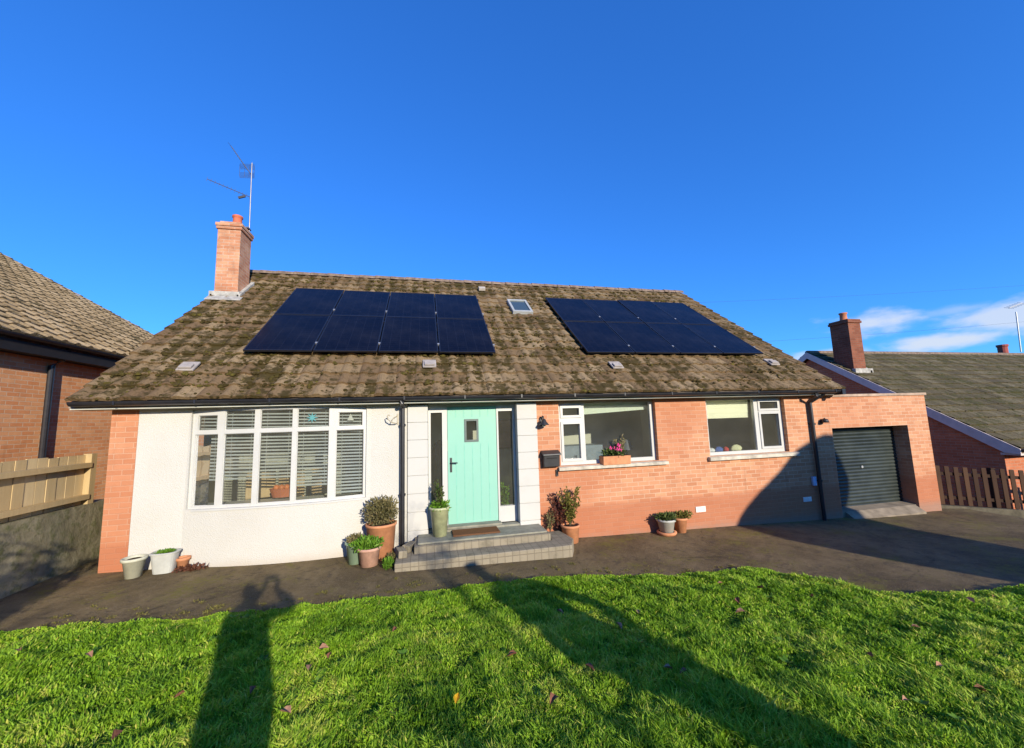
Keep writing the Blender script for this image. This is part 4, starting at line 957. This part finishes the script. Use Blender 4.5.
# hall: coat, plants, picture
mb=MB().lathe([(.0,0),(.16,0),(.2,.3),(.17,.7),(.10,.9),(.02,.98)],(0,0,0),16,1,.5); obj_in('dark_coat','dark coat hanging in the hall behind the left side light','coat',mb,plain('navy cloth',(.02,.025,.05),.9,.1),(-.52,.85,.72),smooth=True)
t=pot('plant_pot','green house plant behind the right side light','plant pot',(.60,.34,.31),.08,.11,.2,TERRA); s_,l_=sprig(81,9,.42,.10,50,.06,.16); lpart(s_,'stem',BARK,t); lpart(l_,'foliage',LEAFB,t,fixn=False)
t=empty('wall_picture'); mb=MB(); mb.box(-.16,.16,-.02,0,-.3,.3); lpart(mb,'frame',plain('dark picture frame',(.05,.03,.02)),t); mb=MB(); mb.box(-.13,.13,-.024,-.0205,-.27,.27); lpart(mb,'picture',plain('muted picture',(.30,.12,.08),var=.5,scale=3),t); tag(t,'dark framed picture in the hall seen through the right side light','picture'); rehome(t,(.78,1.19,1.75))
# kitchen behind window two: clothed things on table, window three sill clutter
mb=MB(); mb.box(-.45,.45,-.25,.25,0,.55); obj_in('sideboard','blue grey cupboard inside the window with the green blind','cupboard',mb,plain('blue grey paint',(.20,.25,.30),.6,.3),(2.45,1.35,.9),bevel=.01)
CL=[('folded_cloth',(.70,.70,.75),'white folded cloth on the inner sill under the cream blind',(4.86,.26,1.262),(.09,.05,.05)),('cushion',(.08,.14,.42),'blue cushion on the inner sill under the cream blind',(5.05,.27,1.262),(.10,.05,.06)),('cushion',(.50,.06,.06),'red cushion on the inner sill under the cream blind',(5.22,.27,1.262),(.06,.05,.055)),('folded_cloth',(.62,.62,.42),'pale yellow bundle on the inner sill under the cream blind',(5.47,.27,1.262),(.14,.05,.075))]
for n_,c_,l_,p_,s_ in CL:
    b=MB().lathe([(.001,0),(.8,.05),(1,.6),(.8,1.4),(.4,1.85),(.001,2)],(0,0,0),14); b.v=[(x*s_[0],y*s_[1],z*s_[2]*.8+.01*math.sin(9*x)) for x,y,z in b.v]
    obj_in(n_,l_,n_.replace('_',' '),b,plain(n_,c_,.9,.1,var=.2,scale=20),p_,smooth=True)
t=empty('table_lamp'); mb=MB().lathe([(.0,0),(.07,0),(.03,.03),(.05,.14),(.015,.25),(.0,.25)],(0,0,0),14); lpart(mb,'base',plain('lamp base',(.35,.33,.30)),t,smooth=True); mb=MB().lathe([(.14,.25),(.09,.45)],(0,0,0),18); lpart(mb,'lamp_shade',plain('lamp shade',(.10,.11,.14)),t,smooth=True,fixn=False); tag(t,'dark shaded table lamp inside the right part of the green blind window','table lamp'); rehome(t,(3.25,.75,1.1))

# ------------------------------------------------------------ grass
g=np.random.default_rng(5)
NB=420000
xs=g.uniform(-7.5,11.5,NB*3); t_=g.random(NB*3)
ed=np.interp(xs,[e[0] for e in EDGE],[e[1] for e in EDGE])
ys=ed+.07-t_*(4.3)
# keep what the lens could see, with a margin
dv=np.stack([xs-CAM.x,ys-CAM.y,-CAM.z+0*xs],1); zz=dv@np.array(fw); uu_=512+FPX*(dv@np.array(rr))/np.maximum(zz,.05); vv_=374-FPX*(dv@np.array(uu))/np.maximum(zz,.05)
keep=(zz>.3)&(uu_>-250)&(uu_<1280)&(vv_<900)
dist=np.linalg.norm(dv,axis=1); keep&=(g.random(len(xs))<np.clip(3.4/dist,0,1)**1.1)
xs,ys,ed=xs[keep][:NB],ys[keep][:NB],ed[keep][:NB]
n=len(xs); print('blades',n)
def vnoise(x,y,f,seed):
    # cheap smooth value noise
    r_=np.random.default_rng(seed); T=r_.random((256,256)); X=x*f+50; Y=y*f+50; xi=np.floor(X).astype(int); yi=np.floor(Y).astype(int); fx=X-xi; fy=Y-yi; fx=fx*fx*(3-2*fx); fy=fy*fy*(3-2*fy)
    q=lambda a,b: T[a%256,b%256]
    return (q(xi,yi)*(1-fx)+q(xi+1,yi)*fx)*(1-fy)+(q(xi,yi+1)*(1-fx)+q(xi+1,yi+1)*fx)*fy
cl=.35*vnoise(xs,ys,2.2,1)+.35*vnoise(xs,ys,6,2)+.4*vnoise(xs,ys,13,3)
zs=np.array([lawnz(float(a),float(b)) for a,b in zip(xs,ys)])
h=(.018+.105*np.clip(cl-.30,0,1)**1.0)*g.uniform(.6,1.35,n); edgef=np.clip((ed+.07-ys)/.25,0.35,1); h*=edgef
la=vnoise(xs,ys,3.1,7)*6.28*1.5+g.normal(0,1.6,n); ln_=h*np.clip(g.normal(.6,.35,n),.05,1.5)
lx,ly=np.cos(la)*ln_,np.sin(la)*ln_
ba=g.uniform(0,6.283,n); w=g.uniform(.0025,.006,n)*np.clip(dist[keep][:NB]/4.0,1,1.8); bx_,by_=np.cos(ba)*w,np.sin(ba)*w
V=np.zeros((n,5,3),dtype=np.float32)
V[:,0]=np.stack([xs-bx_,ys-by_,zs-.01],1); V[:,1]=np.stack([xs+bx_,ys+by_,zs-.01],1)
V[:,2]=np.stack([xs+lx*.4+bx_*.8,ys+ly*.4+by_*.8,zs+h*.62],1); V[:,3]=np.stack([xs+lx*.4-bx_*.8,ys+ly*.4-by_*.8,zs+h*.62],1)
V[:,4]=np.stack([xs+lx,ys+ly,zs+h*.88],1)
me=bpy.data.meshes.new('grass'); me.vertices.add(n*5); me.vertices.foreach_set('co',V.ravel())
b0=np.arange(n)*5; li=np.stack([b0,b0+1,b0+2,b0+3,b0+3,b0+2,b0+4],1).astype(np.int32)
me.loops.add(n*7); me.loops.foreach_set('vertex_index',li.ravel())
me.polygons.add(n*2); ls=np.stack([np.arange(n)*7,np.arange(n)*7+4],1).astype(np.int32); me.polygons.foreach_set('loop_start',ls.ravel())
try: me.polygons.foreach_set('loop_total',np.tile([4,3],n).astype(np.int32))
except Exception: pass
tt=np.clip(.12+.75*vnoise(xs,ys,1.3,11)*.6+.45*vnoise(xs,ys,7,12)-.02+g.normal(0,.15,n),0,1)
tt=np.where(g.random(n)<.03+.10*np.clip(vnoise(xs,ys,1.7,21)-.6,0,1),1,tt)
at=me.attributes.new('tint','FLOAT','FACE'); at.data.foreach_set('value',np.repeat(tt,2).astype(np.float32))
me.update(calc_edges=True); me.validate(); me.materials.append(GRASS)
o=bpy.data.objects.new('grass',me); COL.objects.link(o); tag(o,'short bright green tufted lawn grass in front of the path','grass',kind='stuff')
# broad-leaved weeds and straw in the lawn
gw=np.random.default_rng(77); mbw=MB(); mbw.tint=[]
for k in range(420):
    x=float(gw.uniform(-5.5,8)); y=edge(x)-float(gw.uniform(.1,2.9)); q=mnoise.noise(Vector((x*.8,y*.8,20)))
    if gw.random()>.35+q: continue
    zz_=lawnz(x,y)+.02; nl=int(gw.integers(5,11)); a0_=gw.uniform(0,6.28)
    for j in range(nl):
        a=a0_+j*6.283/nl+gw.normal(0,.2); L_=float(gw.uniform(.025,.06)); w_=L_*.32; d=Vector((math.cos(a),math.sin(a),.45)); sdd=Vector((-math.sin(a),math.cos(a),0)); p=Vector((x,y,zz_)); b=len(mbw.v)
        mbw.v+=[tuple(p),tuple(p+d*L_*.55+sdd*w_),tuple(p+d*L_),tuple(p+d*L_*.55-sdd*w_)]; mbw.f+=[(b,b+1,b+2),(b,b+2,b+3)]; t_w=float(gw.random()); mbw.tint+=[t_w,t_w]
tag(mbw.build('lawn_weeds',LEAFB,fixn=False),'broad leaved dandelion and clover weeds scattered through the lawn','weeds',kind='stuff')
# moss and weeds in the path seams
mb=MB(); mb.tint=[]; g2=np.random.default_rng(9)
for k in range(260):
    x=g2.uniform(-4.6,7.5); x=float(x); y=edge(x)+float(abs(g2.normal(0,.22)))+.05
    if y>-.9: continue
    q=leaves(int(g2.integers(8,40)),float(g2.uniform(.02,.10)),float(g2.uniform(.01,.03)),.008,.018,(x,y,gz(x)+.008),int(k+100),0,.3,.5); b=len(mb.v); mb.v+=q.v; mb.f+=[tuple(i+b for i in f) for f in q.f]; mb.tint+=q.tint
tag(mb.build('path_moss',leafm('path moss leaves',(.09,.085,.02),(.17,.155,.035),(.26,.22,.06)),fixn=False),'yellow green moss tufts growing in the tarmac path along the lawn','moss',kind='stuff')
# fallen leaves on the lawn
LP=[(180,695),(324,648),(330,655),(20,650),(115,736),(310,668),(252,690),(740,612),(738,600),(619,626),(553,700),(939,665),(982,690),(970,600),(994,597),(916,627),(590,668),(668,668),(812,596),(720,583),(684,672),(905,700),(512,655),(285,712),(395,630),(90,655),(760,588),(640,612),(870,655),(560,612)]
LM=[plain('dead leaf brown',(.22,.09,.05),.8,.2,var=.4,scale=30),plain('dead leaf tan',(.36,.19,.12),.8,.2,var=.3,scale=30)]
def dleaf(name,mat,loc,s,rz,l,grp):
    mb=MB(); pts=[(0,0),(.3,.28),(.62,.22),(1,0),(.62,-.22),(.3,-.28)]
    b=0; mb.v=[((x-.5)*s,y*s*(1+.1*math.sin(x*9)),abs(y)*s*.7+.10*s*math.sin(x*3)) for x,y in pts]+[((.3-.5)*s,0,0.02*s),((.62-.5)*s,0,.0)]
    mb.f=[(0,6,1),(1,6,7,2),(2,7,3),(0,5,6),(5,4,7,6),(4,3,7)]
    o=mb.build(name,mat,fixn=False); o.location=loc; o.rotation_euler=(random.uniform(-.5,.5),random.uniform(-.4,.4),rz); tag(o,l,'leaf',grp); return o
def onlawn(u,v):
    d=fw+(u-512)/FPX*rr-(v-374)/FPX*uu; t=1
    for _ in range(60):
        p=CAM+d*t; e=p.z-(lawnz(p.x,p.y)+.055); t+=e/(-d.z)*.9
    return CAM+d*t
LL={4:'dead leaf nearest the bottom left corner of the lawn',5:'dead leaf inside the shadow of the person with the phone',1:'upper of two dead leaves close together right of the photographer shadow',2:'lower of two dead leaves close together right of the photographer shadow',3:'dead leaf at the far left edge of the lawn',10:'dead leaf right of the bright yellow leaf',21:'dead leaf nearest the bottom right corner of the lawn',14:'dead leaf closest to the path at the right edge of the lawn',11:'upright pointed dead leaf standing in the right of the lawn'}
for i,(u,v) in enumerate(LP):
    dleaf('fallen_leaf',LM[i%2],onlawn(u,v),random.uniform(.06,.095),random.uniform(0,6),LL.get(i,'curled brown dead leaf lying in the green grass'),'dead leaves fallen on the lawn')
dleaf('fallen_leaf',plain('yellow leaf',(.75,.42,.02),.7,.2,var=.15,scale=30),onlawn(457,700)+Vector((0,0,.01)),.075,1.2,'single bright yellow leaf lying in the lawn',None)
# ------------------------------------------------------------ behind the viewer: people, shrubs, hedge (they cast the shadows and fill the reflections)
def skinned(name,joints,edges,mat,parent=None,root=0,sub_=2):
    me=bpy.data.meshes.new(name); me.from_pydata([j[0] for j in joints],edges,[]); o=bpy.data.objects.new(name,me); COL.objects.link(o)
    md=o.modifiers.new('skin','SKIN'); sv=me.skin_vertices[0].data
    for i,j in enumerate(joints):
        r_=j[1]; sv[i].radius=r_ if isinstance(r_,tuple) else (r_,r_); sv[i].use_root=(i==root)
    md.use_smooth_shade=True
    s=o.modifiers.new('sub','SUBSURF'); s.levels=sub_; s.render_levels=sub_
    me.materials.append(mat); o.parent=parent; return o
SKINM=plain('skin',(.50,.30,.22),.6,.3,var=.05); HAIRM=plain('dark hair',(.05,.03,.02),.7,.2,var=.3)
def person(label,loc,rz,H,armR,armL,coat,legm,phone=False,long_coat=True,wide=1.0):
    """frame: x right, y forward, z up from the ground; H = height"""
    k=H/1.75; t=empty('person'); tag(t,label,'person')
    S=lambda *p: tuple(k*q for q in p)
    J=[(S(0,0,.95),.13*k),(S(0,0,1.12),.115*k),(S(0,.0,1.30),.135*k),(S(0,-.01,1.42),.11*k),(S(0,0,1.50),.055*k),(S(0,.015,1.58),.065*k),(S(0,.01,1.655),(.078*k,.092*k)),(S(0,0,1.72),.045*k)]
    E_=[(0,1),(1,2),(2,3),(3,4),(4,5),(5,6),(6,7)]
    for sx in(-1,1):
        b=len(J); J+=[(S(sx*.09,0,.88),.09*k),(S(sx*.10,.02,.50),.058*k),(S(sx*.105,0,.10),.04*k),(S(sx*.11,.13,.035),.035*k)]; E_+=[(0,b),(b,b+1),(b+1,b+2),(b+2,b+3)]
    arms=[]
    for sx,arm in((1,armR),(-1,armL)):
        b=len(J); sh=S(sx*.17,0,1.41); J+=[(sh,.055*k),(arm[0],.042*k),(arm[1],.03*k)]; E_+=[(3,b),(b,b+1),(b+1,b+2)]
        # hand: palm, four unequal fingers and a thumb
        el,wr=Vector(arm[0]),Vector(arm[1]); d=Vector(arm[2]).normalized(); n_=Vector(arm[3]).normalized(); c_=d.cross(n_).normalized()
        pb=len(J); pm=wr+d*.06; J.append((tuple(pm),(.030,.018))); E_.append((b+2,pb))
        for f,(off,ln) in enumerate(((-.030,.068),(-.010,.078),(.010,.072),(.029,.056))):
            q=len(J); k0=pm+d*.025+c_*off; k1=k0+d*ln*.5+n_*.012; k2=k1+(d*.5+n_*.85).normalized()*ln*.55
            J+=[(tuple(k0),.0095),(tuple(k1),.0085),(tuple(k2),.0075)]; E_+=[(pb,q),(q,q+1),(q+1,q+2)]
        q=len(J); k0=wr+d*.03-c_*.036; J+=[(tuple(k0),.012),(tuple(k0+d*.025-c_*.022+n_*.015),.010),(tuple(k0+d*.05-c_*.022+n_*.035),.009)]; E_+=[(b+2,q),(q,q+1),(q+1,q+2)]
        arms.append((sh,arm))
    skinned('body',J,E_,SKINM,t)
    zb=.80 if long_coat else .92
    C_=[(S(0,0,zb),(.27*k,.17*k)),(S(0,0,1.05),(.24*k,.155*k)),(S(0,0,1.25),(.215*k,.145*k)),(S(0,-.01,1.40),(.145*k,.115*k)),(S(0,0,1.475),(.075*k,.075*k))]; EC=[(0,1),(1,2),(2,3),(3,4)]
    for sh,arm in arms:
        b=len(C_); el,wr=Vector(arm[0]),Vector(arm[1]); C_+=[(sh,.078*k),(tuple(el),.060*k),(tuple(wr.lerp(el,.08)),.045*k)]; EC+=[(3,b),(b,b+1),(b+1,b+2)]
    skinned('jacket',C_,EC,coat,t)
    T_=[(S(0,0,.92),(.15*k,.12*k))]; ET=[]
    for sx in(-1,1): b=len(T_); T_+=[(S(sx*.09,0,.84),.105*k),(S(sx*.10,.02,.5),.075*k),(S(sx*.105,0,.09),.062*k)]; ET+=[(0,b),(b,b+1),(b+1,b+2)]
    skinned('trousers',T_,ET,legm,t)
    for sx in(-1,1): skinned('shoe',[(S(sx*.105,-.05,.045),.05*k),(S(sx*.108,.06,.045),.048*k),(S(sx*.115,.16,.035),.036*k)],[(0,1),(1,2)],IRON,t)
    skinned('hair',[(S(0,-.035,1.60),(.072*k,.07*k)),(S(0,-.025,1.69),(.088*k,.088*k)),(S(0,.0,1.745),(.055*k,.055*k))],[(0,1),(1,2)],HAIRM,t)
    skinned('nose',[(S(0,.10,1.645),.008),(S(0,.118,1.615),.013),(S(0,.10,1.602),.010)],[(0,1),(1,2)],SKINM,t)
    for sx in(-1,1): lpart(MB().lathe([(.001,-.012),(.011,-.006),(.012,.004),(.001,.012)],S(sx*.032,.088,1.65),8),'eye',IRON,t)
    lpart(MB().box(-.024,.024,.086*k,.10*k,1.575*k,1.583*k),'mouth',plain('lips',(.35,.12,.10)),t)
    for sx in(-1,1): lpart(MB().lathe([(.001,-.03),(.014,-.02),(.018,.01),(.001,.03)],S(sx*.082,.0,1.635),8),'ear',SKINM,t)
    t.location=loc; t.rotation_euler=(0,0,rz); t.scale=(wide,1,1); return t
def lawnh(x,y): return lawnz(x,y)+.01
PX,PY=-.78,-7.02; pz=lawnh(PX,PY); LEAN=-.10; RI=Matrix.Rotation(LEAN,3,'Y').transposed()
loc=Vector((PX,PY,pz)); hR=RI@(CAM+rr*.085-fw*.035-uu*.03-loc); hL=RI@(CAM-rr*.085-fw*.035-uu*.03-loc)
fwd=Vector(fw); 
person('person in a dark coat on the lawn holding a phone up before the face',loc,0,1.69,
  ((.41,.12,1.35),tuple(hR-Vector((.03,.07,.07))),(.35,.55,.75),(-.7,.3,.2)),((-.20,.16,1.36),tuple(hL-Vector((-.02,.07,.07))),(-.2,.55,.75),(.7,.3,.2)),plain('dark coat cloth',(.03,.03,.04),.9,.1),plain('blue jeans',(.05,.07,.13),.9,.1)).rotation_euler=(0,LEAN,0)
ph=empty('phone'); tag(ph,'black phone held up in both hands of the person taking the picture','phone')
mb=MB(); mb.box(-.078,.078,-.037,.037,-.008,0); lpart(mb,'case',IRON,ph,bevel=.003)
mb=MB(); mb.box(-.072,.072,-.033,.033,-.0095,-.0085); lpart(mb,'screen',plain('phone screen',(.01,.01,.012),.1,.5),ph)
mm=Matrix((rr,uu,fw)).transposed().to_4x4(); mm.translation=CAM-fw*.012; ph.matrix_world=mm
QX,QY=2.16,-7.45;  # guessed figure, added out of view to cast the leaning lawn shadow
person('tall person in a dark jacket placed unseen to cast the leaning lawn shadow',(QX,QY,lawnh(QX,QY)),.25,1.86,
  ((.42,-.02,1.20),(.24,.10,1.02),(-.5,.5,-.5),(-.3,-.5,-.3)),((-.30,-.06,1.20),(-.20,.10,1.02),(.5,.5,-.5),(.3,-.5,-.3)),plain('dark jacket cloth',(.03,.035,.03),.9,.1),plain('grey trousers',(.06,.06,.06),.9,.1),wide=1.3).rotation_euler=(0,-.11,.25)
def hull(n,m,c,ax,half,rad,seed,rough=.12):
    """rounded rough body along an axis"""
    mb=MB(); c=Vector(c); ax=Vector(ax).normalized(); a=ax.cross(Vector((0,1,0))).normalized(); b=ax.cross(a)
    for i in range(n+1):
        s=-1+2*i/n; r_=rad*(1-abs(s)**4)**.5 if i not in(0,n) else .01
        for k in range(m):
            t=6.2832*k/m; p=c+ax*half*s+(a*math.cos(t)+b*math.sin(t))*r_; p+=(p-c).normalized()*rough*mnoise.noise(p*1.7+Vector((seed,0,0))); mb.v.append(tuple(p))
    for i in range(n):
        for k in range(m): mb.f.append((i*m+k,i*m+(k+1)%m,(i+1)*m+(k+1)%m,(i+1)*m+k))
    return mb
t=empty('shadow_caster_tree',(0,0,0)); tag(t,'clipped leaning evergreen tree added unseen to cast the garage side shadow','tree')  # guessed caster, crown shaped to throw the shade beside the garage
mb=hull(18,22,(9.55,-9,2.86),(.8,0,.6),1.92,1.02,1,.06); mb.build('crown_core',LEAFD,smooth=True).parent=t
lv=leaves(5000,1.45,.85,.80,.09,(0,0,0),91,.85,.2,.5); q=Vector((.8,0,.6)); MR=Matrix.Rotation(-math.asin(.6),4,'Y'); lv.v=[tuple(MR@Vector(v)+Vector((9.75,-9,3.05))) for v in lv.v]; o=lv.build('crown',LEAFD,fixn=False); o.parent=t
mb=MB(); mb.tube([(8.3,-9,.2),(8.5,-9,1.2),(9.0,-9,2.3)],[.13,.11,.08],10); mb.build('trunk',BARK).parent=t
# shrub by the left boundary wall and a bare tree behind it
t=empty('garden_shrub',(-4.25,-5.3,.2)); tag(t,'loose leafy shrub growing at the left side of the lawn','shrub'); s_,l_=sprig(101,80,2.0,.75,90,.085,0); lpart(s_,'stem',BARK,t); lpart(l_,'foliage',LEAFG,t,fixn=False)
def bare_tree(loc,H,seed,label):
    g_=random.Random(seed); t=empty('bare_tree',loc); tag(t,label,'tree'); mbt=MB(); mbb=MB(); LV=[]
    def grow(p,d,L_,r_,lv_):
        pts=[p]; q=p
        for i in range(4):
            d=(d+Vector((g_.uniform(-.18,.18),g_.uniform(-.18,.18),g_.uniform(-.05,.15)))).normalized(); q=q+d*L_/4; pts.append(q)
        (mbt if lv_==0 else mbb).tube(pts,[r_*(1-.12*i) for i in range(5)],6 if lv_<2 else 4)
        if lv_>=3: LV.append(q); return
        for b in range(4 if lv_ else 6):
            f=g_.uniform(.45,1); i=min(3,int(f*4)); s=pts[i].lerp(pts[i+1],f*4-i); a=g_.uniform(0,6.28)
            nd=(d*.6+Vector((math.cos(a),math.sin(a),g_.uniform(.1,.7)))*.8).normalized(); grow(s,nd,L_*g_.uniform(.45,.65),r_*.5,lv_+1)
    grow(Vector((0,0,0)),Vector((0,0,1)),H*.5,.085,0)
    lpart(mbt,'trunk',BARK,t,fixn=False); lpart(mbb,'branches',BARK,t,fixn=False)
    l2=MB(); l2.tint=[]
    for i,c in enumerate(LV[::2]):
        q=leaves(5,.12,.12,.12,.08,c,seed*100+i,.2,.2,.5); b=len(l2.v); l2.v+=q.v; l2.f+=[tuple(i_+b for i_ in f) for f in q.f]; l2.tint+=q.tint
    lpart(l2,'foliage',LEAFO,t,fixn=False)
bare_tree((-2.6,-12.5,.35),4.4,3,'small nearly bare tree at the back of the lawn behind the people')
bare_tree((7.0,-13.0,.3),3.4,6,'smaller nearly bare tree on the right behind the lawn')
bare_tree((3.3,-12.8,.3),4.6,12,'tallest nearly bare tree added unseen behind the lawn for patchy shade')  # added to throw patchy shade on the middle of the lawn
t=empty('hedge',(0,-27,0)); tag(t,'tall dark evergreen hedge added unseen behind the viewer to block low sky','hedge')  # added to cut sky fill on the facade and darken window reflections
mb=hull(70,20,(0,-28,1.2),(1,0,.0),42,4.9,5,1.5); mb.build('hedge_body',LEAFD,smooth=True,loc=None).parent=t; t.children[0].matrix_parent_inverse=Matrix.Translation((0,27,0))
